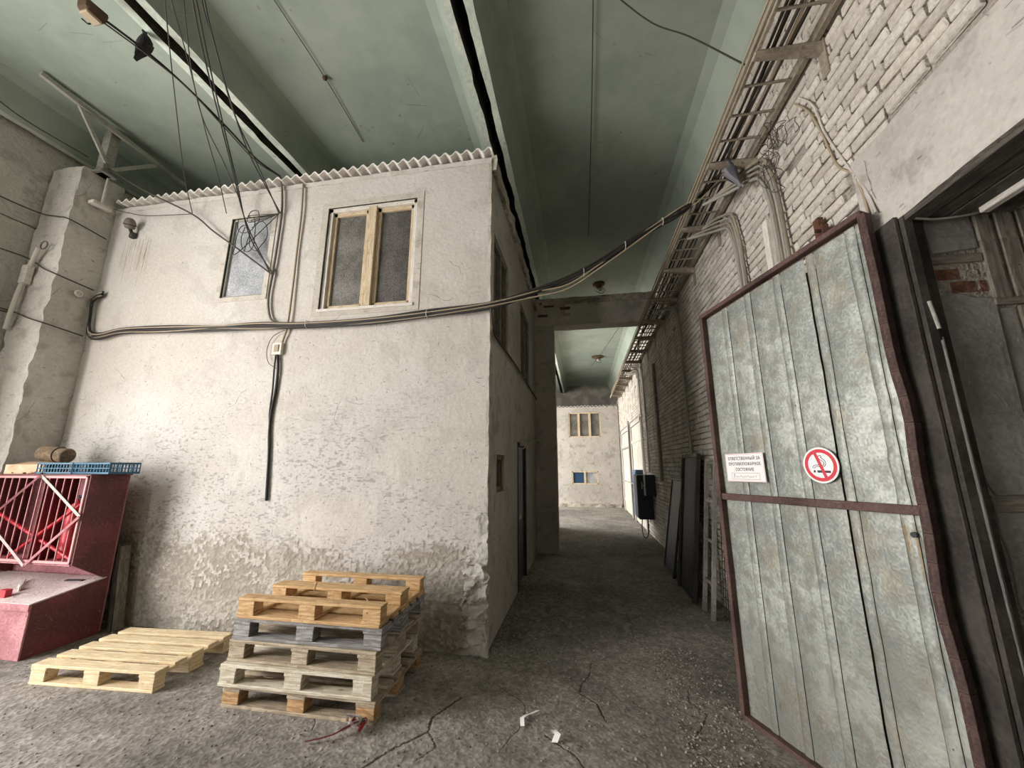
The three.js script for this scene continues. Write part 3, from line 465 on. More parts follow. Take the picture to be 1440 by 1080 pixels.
// ================================================================ right side: gate leaf, signs, tray
// gate leaf hinged at the jamb and swung back against the wall; u runs from its free edge to the hinge
{
  const A = [1.07, -3.33], Bh = [1.60, -2.20], L = Math.hypot(Bh[0] - A[0], Bh[1] - A[1]);
  const ry = Math.atan2(-(Bh[1] - A[1]), Bh[0] - A[0]); // local +x along the leaf, local +z towards the room
  const leaf = thing('gate_leaf', 'tall galvanised sheet gate leaf in a rusty brown frame, swung open', 'gate', [A[0], 0, A[1]], ry);
  const top = (u) => 2.915 + .135 * u / L, bot = .02;
  const edge = (y) => 1.225 + .005 * Math.sin(y * 2.3) + .020 * Math.exp(-(((y - 1.95) / .18) ** 2)) - .022 * Math.exp(-(((y - 1.1) / .22) ** 2)) - .008 * sm(2.6, 3.0, y);
  const cuts = [.03, .255, .475, .715, .882, 1.185], sheets = [[.03, .255], [.255, .475], [.475, .715], [.715, .882], [.893, 1.185], [1.185, 1.24]];
  const dent = (x, y) => .005 * N3.noise(x * 4, y * 3, 1) + (x > .88 ? (.018 * N3.noise(x * 9, y * 9, 5) * sm(.88, 1.15, x) * Math.exp(-(((y - 1.8) / .35) ** 2)) + .006 * N3.noise(x * 7, y * 6, 2)) : 0);
  const plate = (a, b, z, ragged) => grid(5, 56, (u, v) => { let x = a + (b - a) * u; const y0 = bot + (top(x) - .02 - bot) * v; if (ragged && u > .99) x = edge(y0) + .01; const lip = (u < .01 || u > .99) ? -.005 : 0; return [x, y0, z + lip + dent(x, y0)]; }, (u, v, p) => [p[0], p[1]]);
  sheets.forEach(([a, b], i) => {
    const strip = i < 3 || i === 4; obj('sheet', toCreasedNormals(plate(i === 4 ? a + .053 : a + .001, strip ? b - .0585 : b - .001, .012, i === 5), .5), M.galv, leaf);
    if (strip) obj('cover_strip', toCreasedNormals(plate(b - .054, b - .0005, .0165, false), .5), M.galv, leaf);
    if (i === 4) obj('cover_strip', toCreasedNormals(plate(a + .003, a + .052, .0165, false), .5), M.galv, leaf);
  });
  obj('backing', span(.02, 1.22, .03, 2.9, -.03, -.008, .002), M.darkSteel, leaf);
  const angle = (a, b, inward) => [bar([...a, .03], [...b, .03], .05, .034, [0, 0, 1], .003), bar([a[0] + inward[0], a[1] + inward[1], -.0], [b[0] + inward[0], b[1] + inward[1], -.0], .01, .05, [0, 0, 1], .002)];
  obj('frame_bar', angle([.016, .0], [.016, top(0) + .015], [.01, 0]), M.rustFrame, leaf);
  obj('frame_bar', angle([0, top(0) + .01], [L, top(L) + .01], [0, -.01]), M.rustFrame, leaf);
  obj('frame_bar', angle([0, .018], [L, .018], [0, .01]), M.rustFrame, leaf);
  const pts = []; for (let k = 0; k <= 24; k++) { const y = .0 + top(L) * k / 24; pts.push([edge(y) + .028, y]); }
  const seg = []; for (let k = 0; k < 24; k++) seg.push(bar([...pts[k], .03], [...pts[k + 1], .03], .05, .040, [0, 0, 1], .002));
  obj('frame_bar', seg, M.rustFrame, leaf);
  obj('cross_rail', bar([0, 1.475, .034], [L, 1.495, .034], .022, .045, [0, 0, 1], .003), M.rustFrame, leaf);
  obj('lock_hole', at(new THREE.CylinderGeometry(.013, .013, .012, 10).rotateX(Math.PI / 2), 1.18, 1.38, .026), M.navyDark, leaf);
  // signs stuck to the sheet
  const place = (o, u, y, off, tilt = 0) => { const c = Math.cos(ry), s = Math.sin(ry); o.position.set(A[0] + u * c + off * s, y, A[1] - u * s + off * c); o.rotation.set(0, ry, 0); o.rotateZ(tilt); };
  const cv = document.createElement('canvas'); cv.width = 660; cv.height = 400; let x = cv.getContext('2d');
  x.fillStyle = '#ece8e6'; x.fillRect(0, 0, 660, 400); x.strokeStyle = '#d98a92'; x.lineWidth = 5; x.strokeRect(8, 8, 644, 384);
  x.fillStyle = '#35322f'; x.textAlign = 'center'; x.font = 'bold 62px sans-serif'; const lines = ['ОТВЕТСТВЕННЫЙ ЗА', 'ПРОТИВОПОЖАРНОЕ', 'СОСТОЯНИЕ'];
  lines.forEach((t, i) => { const wid = x.measureText(t).width, want = [560, 560, 320][i]; x.save(); x.translate(330, 92 + i * 78); x.scale(want / wid, 1); x.fillText(t, 0, 0); x.restore(); });
  x.strokeStyle = '#8a6066'; x.lineWidth = 4; x.strokeRect(90, 278, 480, 88);
  x.strokeStyle = '#6a6668'; x.lineWidth = 4; x.beginPath(); let hx = 120; x.moveTo(hx, 345); for (let k = 0; k < 22; k++) { hx += 17; x.lineTo(hx, 345 - [34, 4, 22, 2, 26, 6, 18][k % 7] * (k === 0 ? 1.4 : 1)); } x.stroke(); x.beginPath(); x.moveTo(126, 350); x.lineTo(132, 292); x.lineTo(160, 306); x.moveTo(500, 346); x.lineTo(520, 300); x.stroke();
  const t1 = new THREE.CanvasTexture(cv); t1.colorSpace = THREE.SRGBColorSpace;
  const s1 = new THREE.Group(); s1.name = numbered('notice_sign'); scene.add(s1); tag(s1, 'white rectangular notice in black Cyrillic capitals on the gate leaf', 'sign');
  obj('plate', span(-.165, .165, -.1, .1, -.004, .0, .001), M.paper, s1); const f1 = obj('print', new THREE.PlaneGeometry(.328, .198).translate(0, 0, .0008), std({ map: t1, roughness: .5 }), s1);
  place(s1, .262, 1.69, .036, .012);
  const c2 = document.createElement('canvas'); c2.width = c2.height = 512; x = c2.getContext('2d');
  x.fillStyle = '#eeeae8'; x.fillRect(0, 0, 512, 512);
  x.strokeStyle = '#2c2a2a'; x.lineWidth = 9; x.lineCap = 'round'; x.fillStyle = '#2c2a2a'; x.fillRect(200, 330, 190, 34); x.fillRect(146, 330, 30, 34);
  x.beginPath(); x.moveTo(140, 300); x.bezierCurveTo(150, 240, 230, 250, 250, 262); x.bezierCurveTo(320, 270, 330, 210, 280, 190); x.bezierCurveTo(220, 160, 220, 110, 280, 118); x.stroke();
  x.beginPath(); x.moveTo(165, 304); x.bezierCurveTo(175, 262, 230, 275, 262, 284); x.bezierCurveTo(350, 280, 352, 196, 300, 168); x.bezierCurveTo(260, 145, 262, 130, 290, 138); x.stroke();
  x.strokeStyle = '#cf2438'; x.lineWidth = 50; x.beginPath(); x.arc(256, 256, 206, 0, 7); x.stroke(); x.lineWidth = 46; x.lineCap = 'butt'; x.beginPath(); x.moveTo(256 - 70, 256 - 195); x.lineTo(256 + 70, 256 + 195); x.stroke();
  const t2 = new THREE.CanvasTexture(c2); t2.colorSpace = THREE.SRGBColorSpace;
  const s2 = new THREE.Group(); s2.name = numbered('no_smoking_sign'); scene.add(s2); tag(s2, 'round red and white no smoking sticker on the gate leaf', 'sign');
  obj('plate', new THREE.CylinderGeometry(.103, .103, .004, 40).rotateX(Math.PI / 2).translate(0, 0, -.002), M.paper, s2); obj('print', new THREE.CircleGeometry(.1025, 48).translate(0, 0, .0008), std({ map: t2, roughness: .5 }), s2);
  place(s2, .80, 1.705, .034, -.02);
}
// rusty upright behind the leaf
{ const t = thing('steel_upright', 'short rusty steel upright standing above the gate leaf', 'upright', [1.62, 2.2, -2.60]); obj('flat', span(-.018, .018, 0, 1.12, -.055, .0, .003, 'y'), M.rust, t); obj('flat', span(-.03, .01, 0, 1.04, .004, .05, .003, 'y'), M.rust, t); obj('bolt', rod([-.06, 1.0, .03], [.0, 1.0, .03], .012), M.rust, t); }

// cable ladder running the length of the wall
const TY = 4.45, TX0 = 1.27, TX1 = 1.63;
{
  const t = thing('cable_tray', 'dusty steel cable ladder on brackets along the top of the brick wall', 'cable tray', [0, 0, 0]);
  obj('side_rail', span(TX0 - .012, TX0 + .012, TY - .02, TY + .05, -16.2, .6, .003, 'z'), M.traySteel, t);
  obj('side_rail', span(TX1 - .03, TX1 + .01, TY - .02, TY + .05, -16.2, .6, .003, 'z'), M.traySteel, t);
  for (let z = .4; z > -16.1; z -= .25) obj('rung', rod([TX0, TY - .005, z], [TX1, TY - .005, z + .01 * N3.noise(z * 3, 1, 1)], .011, 6), M.traySteel, t);
  for (let z = -.35; z > -16; z -= 1.0) obj('bracket', [uvBox(ext([[TX0 - .02, TY - .05], [TX0 - .02, TY - .025], [XR, TY - .025], [XR, TY - .10]], .05, .002).translate(0, 0, z - .025)), span(XR - .012, XR + .002, TY - .28, TY + .1, z - .035, z + .035, .002, 'y')], M.traySteel, t);
}
const mats5 = [M.dustCable, M.greyCable, M.dustCable, M.paleCable, M.blackCable];
{
  const run = thing('cable_run', 'dusty cables lying together along the cable ladder', 'cables', [0, 0, 0]);
  for (let k = 0; k < 8; k++) { // loose cables lying on the ladder
    const x0 = TX0 + .09 + .15 * (k % 6) / 5, y0 = TY + .018 + (k >= 6 ? .03 : 0), pts = []; for (let z = .5; z > -16.1; z -= .55) pts.push([clamp(x0 + .05 * N3.noise(z * .5, k * 3.3, 2) + .02 * N3.noise(z * 2, k, 7), TX0 + .03, TX1 - .05), y0 + .012 * Math.abs(N3.noise(z, k * 2, 5)), z]);
    obj('cable', tube(pts, rr(.006, .012), 5, 90), mats5[k % 5], run);
  }
  for (let k = 0; k < 2; k++) { const pts = []; for (let z = .4; z > -15.5; z -= .62) pts.push([TX0 - .028 - .014 * k + .006 * N3.noise(z, k * 4, 1), TY + .005 + .028 * k + .02 * N3.noise(z * 1.3, k * 5, 9), z]); obj('cable', tube(pts, .008, 5, 80), M.paleCable, run); }
}
// conduits that leave the ladder and drop down the wall
function conduits(label, z, y1, n, run, r0 = .35) {
  const t = thing('conduit_drop', label, 'conduit', [0, 0, 0]);
  for (let k = 0; k < n; k++) { const zz = z + k * .042, o = .028 * (n - 1 - k), yb = TY - .50 - o * .6, pts = [[TX0 + .1 + .03 * k, TY - .05, zz - run - r0], [TX0 + .22 + .02 * k, TY - .07 - o, zz - run * .55 - r0 * .7], [XR - .06, TY - .12 - o, zz - r0 * .75], [XR - .045, TY - .22 - o, zz - r0 * .32], [XR - .042, yb, zz - .03], [XR - .042, yb - .3, zz], [XR - .042, (yb + y1) / 2, zz + .01], [XR - .042, y1, zz]]; obj('pipe', tube(pts, .015 - .002 * (k % 3), 8, 44), k % 2 ? M.traySteel : M.greyPaint, t); }
  for (let y = y1 + .2; y < TY - .9; y += .6) obj('clamp', span(XR - .062, XR - .024, y, y + .02, z - .03, z + n * .042 - .015, .002), M.greyPaint, t);
  return t;
}
conduits('thick group of pale conduits curving off the ladder above the gate leaf', -3.14, 2.3, 4, .4);
conduits('second group of conduits curving off the ladder, behind the gate leaf', -3.88, 1.9, 4, .3);
conduits('pair of tall pale conduits dropping beside the leaning frames', -6.26, .9, 2, .3);
conduits('group of conduits dropping to the dark electrical boxes', -10.1, 1.55, 4, .4);
conduits('group of far conduits dropping beside the cream doors', -10.8, .4, 4, .5);
tag(obj('wooden_batten', span(XR - .05, XR, 2.2, 3.75, -3.32, -3.24, .004, 'y'), M.trimWhite), 'whitewashed batten fixed to the brick wall beside the thick conduits', 'batten');
tag(obj('wooden_batten', span(XR - .05, XR - .0, 1.4, 3.9, -8.75, -8.6, .004, 'y'), M.plankGrey), 'grey batten fixed upright to the brick wall past the cross beam', 'batten');
// tangle of wire and twigs caught under the ladder
{
  const r = rngOf(55), g = []; for (let k = 0; k < 13; k++) { const pts = []; let y = 4.02 + .26 * r(), z = -2.92 + .30 * (r() - .5), a = r() * 6.3; for (let j = 0; j < 9; j++) { pts.push([XR - .02 - .1 * r(), y, z]); a += .5 + r() * .7; y += Math.sin(a) * .07; z += Math.cos(a) * .07; } g.push(tube(pts, .0028, 4, 24)); }
  tag(obj('wire_tangle', g, M.dustCable), 'tangled nest of thin wire hanging from the ladder on the brick wall', 'wire tangle');
}
for (const [k, o] of [[0, 0], [1, .05]]) tag(obj('wall_wire', tube([[XR - .02, 4.30, -2.62 - o], [XR - .02, 4.1, -2.50 - o], [XR - .012, 3.85, -2.46 - o * .4], [XR - .01, 3.55, -2.36 - o], [XR - .015, 3.38, -2.29], [XR - .02, 3.2, -2.22 - o * .6], [XR - .03, 3.05, -2.18 - o]], .007, 5), k ? M.paleCable : M.trimWhite), 'whitewashed wire running down the brick wall to the gate corner', 'wire', 'wires down to the gate corner');

// electrical boxes, blue door and cream doors far along the right wall
{
  const t = thing('electrical_cabinet', 'large dark navy electrical box on the right wall', 'electrical box', [1.48, .46, -10.3]);
  obj('body', span(-.17, .17, 0, 1.03, -.3, .3, .01), M.navyDark, t); obj('door', span(-.185, -.17, .03, 1.0, -.27, .27, .004), M.navy, t); obj('cable_loop', tube([[-.05, 0, -.1], [-.08, -.25, -.05], [-.06, -.42, .05], [.02, -.4, .1], [.06, 0, .1]], .012), M.blackCable, t);
  const s = thing('switch_box', 'smaller black switch box beside the navy electrical box', 'electrical box', [1.53, 1.02, -9.72]); obj('body', span(-.10, .12, 0, .48, -.16, .16, .012), M.navyDark, s); obj('lever', [rod([-.1, .24, .02], [-.16, .24, .02], .012), rod([-.16, .16, .02], [-.16, .32, .02], .012)], M.greyPaint, s);
  const b = thing('blue_cabinet', 'faded blue steel cabinet on the right wall beyond the navy box', 'cabinet', [1.54, .35, -11.5]); obj('body', span(-.1, .11, 0, 1.25, -.35, .35, .006), M.blueDoor, b); obj('door', span(-.115, -.1, .04, 1.2, -.31, .31, .003), M.blueDoor, b);
}
function bigDoor(name, label, z0, z1) {
  const d = sgroup(name, label), x = XR; obj('frame', [span(x - .04, x + .06, 0, 3.05, z0, z0 + .12, .004, 'y'), span(x - .04, x + .06, 0, 3.05, z1 - .12, z1, .004, 'y'), span(x - .04, x + .06, 2.93, 3.05, z0, z1, .004, 'z')], M.wash, d);
  const n = 2, L = (z1 - z0 - .24) / n; for (let k = 0; k < n; k++) { const a = z0 + .12 + L * k; const l = obj('leaf', span(x - .01, x + .03, .04, 2.92, a + .01, a + L - .01, .004), M.doorCream, d); obj('ledge', [span(x - .03, x - .01, .4, .5, a + .03, a + L - .03), span(x - .03, x - .01, 2.4, 2.5, a + .03, a + L - .03)], M.doorCream, l); }
}
bigDoor('door_2', 'cream double door in the right wall nearer the electrical boxes', -13.3, -11.0); bigDoor('door_3', 'cream double door in the right wall at the far end', -16.4, -13.9);
tag(obj('upright_pipe', [rod([XR - .06, .1, -13.6], [XR - .06, 3.2, -13.6], .035), rod([XR - .06, 2.35, -16.3], [XR - .06, 2.35, -13.6], .03), rod([XR - .06, 1.15, -16.3], [XR - .06, 1.15, -12.2], .02)], M.greyPaint), 'pale pipe standing between the two cream doors', 'pipe');

// things leaning on the brick wall behind the gate leaf
function leaning(o, z, foot, head, h) { o.position.set(foot, 0, z); o.rotation.z = -Math.atan2(head - foot, h); return o; }
{
  const a = thing('steel_sheet', 'dark navy steel sheet leaning on the brick wall', 'sheet'); obj('sheet', span(0, .02, .02, 1.52, -.35, .35, .003), M.navy, a); obj('rim', [span(-.015, .02, 1.48, 1.52, -.37, .37), span(-.015, .02, 0, .04, -.37, .37), span(-.015, .02, 0, 1.52, .33, .37), span(-.015, .02, 0, 1.52, -.37, -.33)], M.navyDark, a); leaning(a, -7.15, 1.34, 1.60, 1.5);
  const b = thing('panel_frame', 'tall black panel in a grey steel frame leaning on the brick wall', 'panel'); obj('board', span(0, .02, .02, 1.84, -.36, .36, .003), M.navyDark, b);
  obj('edge_bar', span(-.025, .025, 0, 1.88, .36, .41, .003, 'y'), M.darkSteel, b); obj('edge_bar', span(-.025, .025, 0, 1.88, -.41, -.36, .003, 'y'), M.darkSteel, b); obj('edge_bar', span(-.025, .025, 1.83, 1.88, -.41, .41, .003, 'z'), M.concrete, b); leaning(b, -6.05, 1.34, 1.56, 1.85);
  const c = thing('ladder_frame', 'narrow grey steel ladder frame leaning on the brick wall', 'frame'); for (const z of [-.16, .16]) obj('upright', span(-.025, .02, 0, 1.8, z - .022, z + .022, .003, 'y'), M.concrete, c); for (let y = .35; y < 1.8; y += .46) obj('rung', span(-.015, .015, y, y + .035, -.16, .16, .003, 'z'), M.concrete, c); leaning(c, -5.28, 1.40, 1.60, 1.8);
  const d = thing('wire_mesh_panel', 'dark wire mesh panel leaning behind the ladder frame', 'mesh panel'); for (let k = 0; k < 9; k++) obj('wire', rod([0, .02, -.28 + .07 * k], [0, 1.72, -.28 + .07 * k], .005, 5), M.darkSteel, d); for (let k = 0; k < 18; k++) obj('wire', rod([.006, .05 + k * .097, -.29], [.006, .05 + k * .097, .29], .005, 5), M.darkSteel, d); leaning(d, -4.86, 1.52, 1.63, 1.7);
}

// ================================================================ left side: fire cabinet and what lies on it
{
  const X0 = -6.38, X1 = -5.0, t = thing('fire_cabinet', 'dark red fire cabinet with barred doors above a sloping sand box', 'cabinet', [0, 0, 0]);
  const side = [[3.06, 0], [3.64, 0], [3.64, 1.6], [3.29, 1.6], [3.29, .74], [3.6, .545], [3.06, .46]];
  for (const x of [X0, X1 - .025]) { const g = ext(side, .025, .001); g.rotateY(Math.PI / 2); obj('side_panel', uvBox(at(g, x, 0, 0)), M.redPaint, t); }
  obj('back_panel', span(X0, X1, .02, 1.6, -3.655, -3.64, .002), M.redFaded, t); obj('top_panel', span(X0 - .02, X1 + .02, 1.6, 1.615, -3.66, -3.27, .002), M.redPaint, t);
  obj('shelf', span(X0 + .02, X1 - .03, .725, .74, -3.63, -3.29, .002), M.redFaded, t); obj('divider', span(-5.62, -5.60, .74, 1.6, -3.6, -3.3, .002), M.redPaint, t);
  obj('box_front', span(X0, X1, 0, .455, -3.06, -3.045, .003), M.redFaded, t);
  const lid = obj('lid', bar([(X0 + X1) / 2, .462, -3.035], [(X0 + X1) / 2, .552, -3.61], X1 - X0 + .02, .012, [1, 0, 0]), M.redDusty, t); obj('lip', span(X0 - .01, X1 + .01, .405, .462, -3.045, -3.03, .002), M.redFaded, lid);
  const zf = -3.285; {
    const a = X0 + .03, b = X1 - .02, door = part('grille_door', t); obj('door_frame', [span(a, b, .745, .77, zf - .01, zf + .01), span(a, b, 1.575, 1.6, zf - .01, zf + .01), span(a, a + .025, .745, 1.6, zf - .01, zf + .01), span(b - .025, b, .745, 1.6, zf - .01, zf + .01)], M.pinkBar, door);
    const n = 12; for (let k = 1; k <= n; k++) { const x = a + (b - a) * k / (n + 1); obj('bar', rod([x, .76, zf], [x, 1.585, zf], .0065, 6), M.pinkBar, door); }
  }
  const dia = [[-5.62, 1.6], [-5.0, 1.2], [-5.56, .72], [-6.2, 1.14]], dm = [M.greyPaint, M.redFaded, M.redDusty, M.redPaint]; for (let k = 0; k < 4; k++) obj('brace', bar([...dia[k], zf + .02 + .004 * k], [...dia[(k + 1) % 4], zf + .02 + .004 * k], .005, .028, [0, 0, 1], .001), dm[k], t);
  // extinguishers and poles kept inside
  for (const [x, h, m, lab] of [[-5.42, .58, M.redBright, 'bright red fire extinguisher standing inside the fire cabinet'], [-5.80, .5, M.redMid, 'dull red fire extinguisher with pale label inside the fire cabinet'], [-5.2, .62, M.redMid, 'dull red fire extinguisher at the end of the fire cabinet']]) {
    const e = thing('fire_extinguisher', lab, 'extinguisher', [x, .742, -3.50]); obj('cylinder', lathe([[0, 0], [.068, 0], [.074, .02], [.074, h - .1], [.06, h - .04], [.025, h - .01], [.02, h + .02], [0, h + .02]], 20), m, e); obj('valve', [rod([0, h + .01, 0], [0, h + .07, 0], .018), span(-.015, .09, h + .05, h + .07, -.012, .012)], M.navyDark, e); obj('hose', tube([[.01, h + .05, .01], [.09, h, .03], [.1, h - .2, .03], [.085, h - .38, .03]], .011), M.blackCable, e); if (x === -5.8) obj('paper_label', at(new THREE.CylinderGeometry(.0752, .0752, .14, 16, 1, true, -1, 2), 0, h * .5, 0), M.paper, e);
  }
  tag(obj('red_pole', rod([-6.33, 1.23, -3.36], [-5.12, .765, -3.36], .017), M.redBright), 'bright red pole lying slanted across the fire cabinet, falling to the right', 'pole');
  tag(obj('red_pole', rod([-5.93, .77, -3.33], [-5.03, 1.37, -3.33], .017), M.redBright), 'bright red pole lying slanted across the fire cabinet, rising to the right', 'pole');
  tag(obj('red_board', span(-5.545, -5.53 + .1, .745, 1.5, -3.62, -3.60, .002, 'y'), M.redBright), 'red board standing at the back of the fire cabinet', 'board');
  // on the sand box lid
  tag(obj('red_block', bar([-5.50, .512, -3.12], [-5.42, .512, -3.12], .05, .07, [0, 0, 1]), M.redBright), 'small bright red block on the sand box lid', 'block');
  tag(obj('paint_brush', [bar([-5.75, .545, -3.40], [-5.55, .525, -3.26], .03, .02, [0, 0, 1]), bar([-5.55, .525, -3.26], [-5.47, .519, -3.22], .05, .012, [0, 1, 0])], M.trimWhite), 'pale stick lying on the sand box lid', 'stick');
  tag(obj('iron_scrap', bar([-5.32, .54, -3.48], [-5.12, .543, -3.50], .04, .012, [0, 0, 1]), M.navyDark), 'black iron scrap lying at the back of the sand box lid', 'scrap');
  // on top of the cabinet
  const c1 = (name, lab, pos, ry, w, h, d) => { const c = thing(name, lab, 'crate', pos, ry); obj('floor_grid', span(-w / 2, w / 2, 0, .008, -d / 2, d / 2, .002), M.bluePlastic, c); obj('rim', [span(-w / 2, w / 2, h - .02, h, d / 2 - .012, d / 2 + .006), span(-w / 2, w / 2, h - .02, h, -d / 2 - .006, -d / 2 + .012), span(-w / 2 - .006, -w / 2 + .012, h - .02, h, -d / 2, d / 2), span(w / 2 - .012, w / 2 + .006, h - .02, h, -d / 2, d / 2)], M.bluePlastic, c);
    for (const s of [-1, 1]) { const L = [span(-w / 2, w / 2, 0, .022, s * d / 2 - .004, s * d / 2 + .004), span(-w / 2, w / 2, h * .5 - .006, h * .5 + .006, s * d / 2 - .004, s * d / 2 + .004)]; for (let k = 0; k <= 12; k++) { const x = -w / 2 + w * k / 12; L.push(span(x - .006, x + .006, 0, h, s * d / 2 - .004, s * d / 2 + .004)); } obj('slatted_side', L, M.bluePlastic, c); const E = [span(s * w / 2 - .004, s * w / 2 + .004, 0, .022, -d / 2, d / 2)]; for (let k = 0; k <= 8; k++) { const z = -d / 2 + d * k / 8; E.push(span(s * w / 2 - .004, s * w / 2 + .004, 0, h, z - .006, z + .006)); } obj('slatted_end', E, M.bluePlastic, c); } return c; };
  c1('plastic_crate', 'blue plastic crate on the fire cabinet next to the cardboard', [-5.56, 1.617, -3.44], .12, .40, .12, .26); c1('plastic_crate', 'darker blue plastic crate overhanging the end of the fire cabinet', [-5.08, 1.617, -3.47], -.03, .50, .12, .28);
  const cb = thing('cardboard_box', 'torn pale cardboard box with red print on the fire cabinet', 'box', [-5.99, 1.617, -3.43], .25); obj('box_side', bar([-.2, 0, .12], [-.2 + .4, .0, .12], .004, .1, [0, 0, 1]).translate(0, .05, 0), M.card, cb); obj('flap', bar([0, .09, .12], [0, .13, -.08], .38, .004, [1, 0, 0]), M.card, cb); obj('box_side', span(-.2, .2, 0, .1, -.124, -.12), M.card, cb); obj('box_bottom', span(-.2, .2, 0, .004, -.12, .12), M.card, cb);
  const roll = thing('sack_roll', 'brown sack roll lying behind the cardboard box', 'roll', [-5.93, 1.83, -3.52], .1); { const g = lathe([[0, -.17], [.07, -.168], [.085, -.15], [.082, -.06], [.088, .02], [.082, .1], [.086, .15], [.06, .17], [0, .165]], 18); g.rotateZ(Math.PI / 2 - .12); obj('bale', g, M.sack, roll); obj('tie', at(new THREE.TorusGeometry(.088, .005, 5, 18).rotateY(Math.PI / 2), .06, -.006, 0), M.dustCable, roll); obj('bale_foot', span(-.12, .12, -.21, -.06, -.05, .03, .03), M.sack, roll); }
  const r = rngOf(66), deb = []; for (let k = 0; k < 60; k++) { const g = new THREE.IcosahedronGeometry(.008 + .018 * r(), 0); g.scale(1, .6, 1); g.translate(-6.32 + .75 * r(), 1.623 + .012 * r(), -3.29 - .2 * r()); deb.push(g); } stuff(tag(obj('rubble', deb, M.pebbleDark), 'dark rubble scattered along the top of the fire cabinet', 'rubble'));
  const bd = thing('leaning_board', 'dark narrow board leaning between the fire cabinet and the annex wall', 'board', [-4.93, 0, -3.74], 0); const g = span(-.02, .02, 0, .86, -.06, .06, .004, 'y'); g.rotateZ(.12); obj('board', g, M.plankDark, bd); const g2 = span(.03, .05, 0, .84, -.05, .05, .004, 'y'); g2.rotateZ(.13); obj('batten', g2, M.plankGrey, bd);
}
// bracket on the pilaster carrying a rail under the ceiling
{
  const t = thing('steel_bracket', 'dusty steel post with two braces carrying a long rail above the pilaster', 'bracket', [-6.42, 5.66, -3.6]);
  obj('post', span(-.07, .06, 0, .72, -.06, .06, .006, 'y'), M.concrete, t); obj('base_plate', span(-.12, .10, 0, .02, -.1, .1), M.concrete, t);
  obj('rail', bar([.12, .71, .85], [.12, .58, -.95], .05, .06, [1, 0, 0]), M.greyPaint, t);
  obj('brace', bar([.06, .16, .03], [.11, .68, .46], .03, .05, [1, 0, 0]), M.greyPaint, t); obj('brace', bar([.06, .10, -.03], [.11, .58, -.50], .03, .05, [1, 0, 0]), M.greyPaint, t);
  const h = thing('hanging_strut', 'white strut with a crosspiece hanging beside the pilaster top', 'strut', [-6.42, 5.2, -3.66]); obj('rod', span(-.014, .014, .03, .55, -.012, .012, .003, 'y'), M.trimWhite, h); obj('crosspiece', span(-.05, .05, -.01, .04, -.10, .12, .005, 'z'), M.trimWhite, h);
}
// conduit and rings on the pilaster
{
  const t = thing('wall_conduit', 'whitewashed conduit clipped to the pilaster front', 'conduit', [0, 0, 0]); obj('pipe', tube([[-6.93, 3.35, -3.36], [-6.90, 3.8, -3.36], [-6.80, 4.25, -3.36], [-6.72, 4.42, -3.34]], .026, 8), M.trimWhite, t); obj('box', span(-6.90, -6.80, 3.95, 4.2, -3.40, -3.33, .006), M.trimWhite, t); obj('ring', at(new THREE.TorusGeometry(.055, .008, 6, 18), -6.68, 4.47, -3.36), M.greyCable, t);
  const i = thing('wall_ring', 'small white ring fixing on the pilaster side near the cable bend', 'fixing', [-6.43, 3.92, -3.66]); obj('ring', new THREE.TorusGeometry(.035, .012, 8, 18).rotateY(Math.PI / 2), M.trimWhite, i); obj('stud', rod([-.05, 0, 0], [.0, 0, 0], .02), M.trimWhite, i);
  for (const [y, dz] of [[4.35, .3], [3.62, .1], [5.0, .0]]) tag(obj('wall_wire', tube([[XL + .02, y + .05, -2.3], [XL + .02, y, -3.0], [-6.93, y - .03, -3.36], [-6.6, y - .12 - dz * .3, -3.37], [-6.44, y - .16 - dz * .4, -3.40], [-6.43, y - .2 - dz * .4, -3.8]], .009, 5), M.dustCable), 'thin dusty wire stretched along the left wall onto the pilaster', 'wire', 'wires along the left wall');
}
// broken lamp on the annex wall
{
  const t = thing('wall_lamp', 'old porcelain bulkhead lamp holder on a grimy bracket on the annex wall', 'lamp', [-6.03, 4.93, ZA]);
  obj('bracket', [span(-.045, .03, -.13, -.05, 0, .06, .01), rod([-.01, -.09, .03], [.0, -.01, .09], .02, 10)], M.darkSteel, t);
  const b = lathe([[0, -.05], [.05, -.045], [.06, -.02], [.058, .0], [.066, .012], [.064, .04], [.05, .075], [.03, .095], [0, .1]], 16); b.rotateZ(-.25); b.rotateX(.3); b.translate(.01, .02, .10); obj('holder', b, M.greyCable, t);
  const c = new THREE.TorusGeometry(.062, .009, 6, 18).rotateX(Math.PI / 2); c.rotateZ(-.25); c.rotateX(.3); c.translate(.008, .028, .10); obj('ring', c, M.darkSteel, t);
}

// ---------------------------------------------------------------- cables and wires
const off = (pts, a, b, k) => pts.map(([x, y, z], i) => [x + a * N3.noise(i * .9, k * 5, 1), y + b * N3.noise(i * .8, k * 7, 4) + (k - 3) * .011, z + .006 * (k % 3)]);
const bundle = [[-6.30, 3.98, -3.83], [-6.43, 3.92, -3.82], [-6.41, 3.66, -3.82], [-6.36, 3.42, -3.82], [-6.18, 3.37, -3.82], [-5.82, 3.42, -3.82], [-5.15, 3.40, -3.82], [-4.4, 3.38, -3.82], [-3.8, 3.35, -3.82], [-3.12, 3.32, -3.82], [-2.31, 3.32, -3.82], [-1.63, 3.36, -3.82], [-.9, 3.41, -3.81], [-.45, 3.55, -3.88], [-.06, 3.69, -3.92], [.33, 3.89, -3.93], [.79, 4.18, -3.93], [1.13, 4.37, -3.92], [1.31, 4.47, -3.9], [1.45, 4.48, -3.6]];
const bun = thing('cable_bundle', 'thick bundle of cables strung along the annex front and up to the ladder', 'cable bundle');
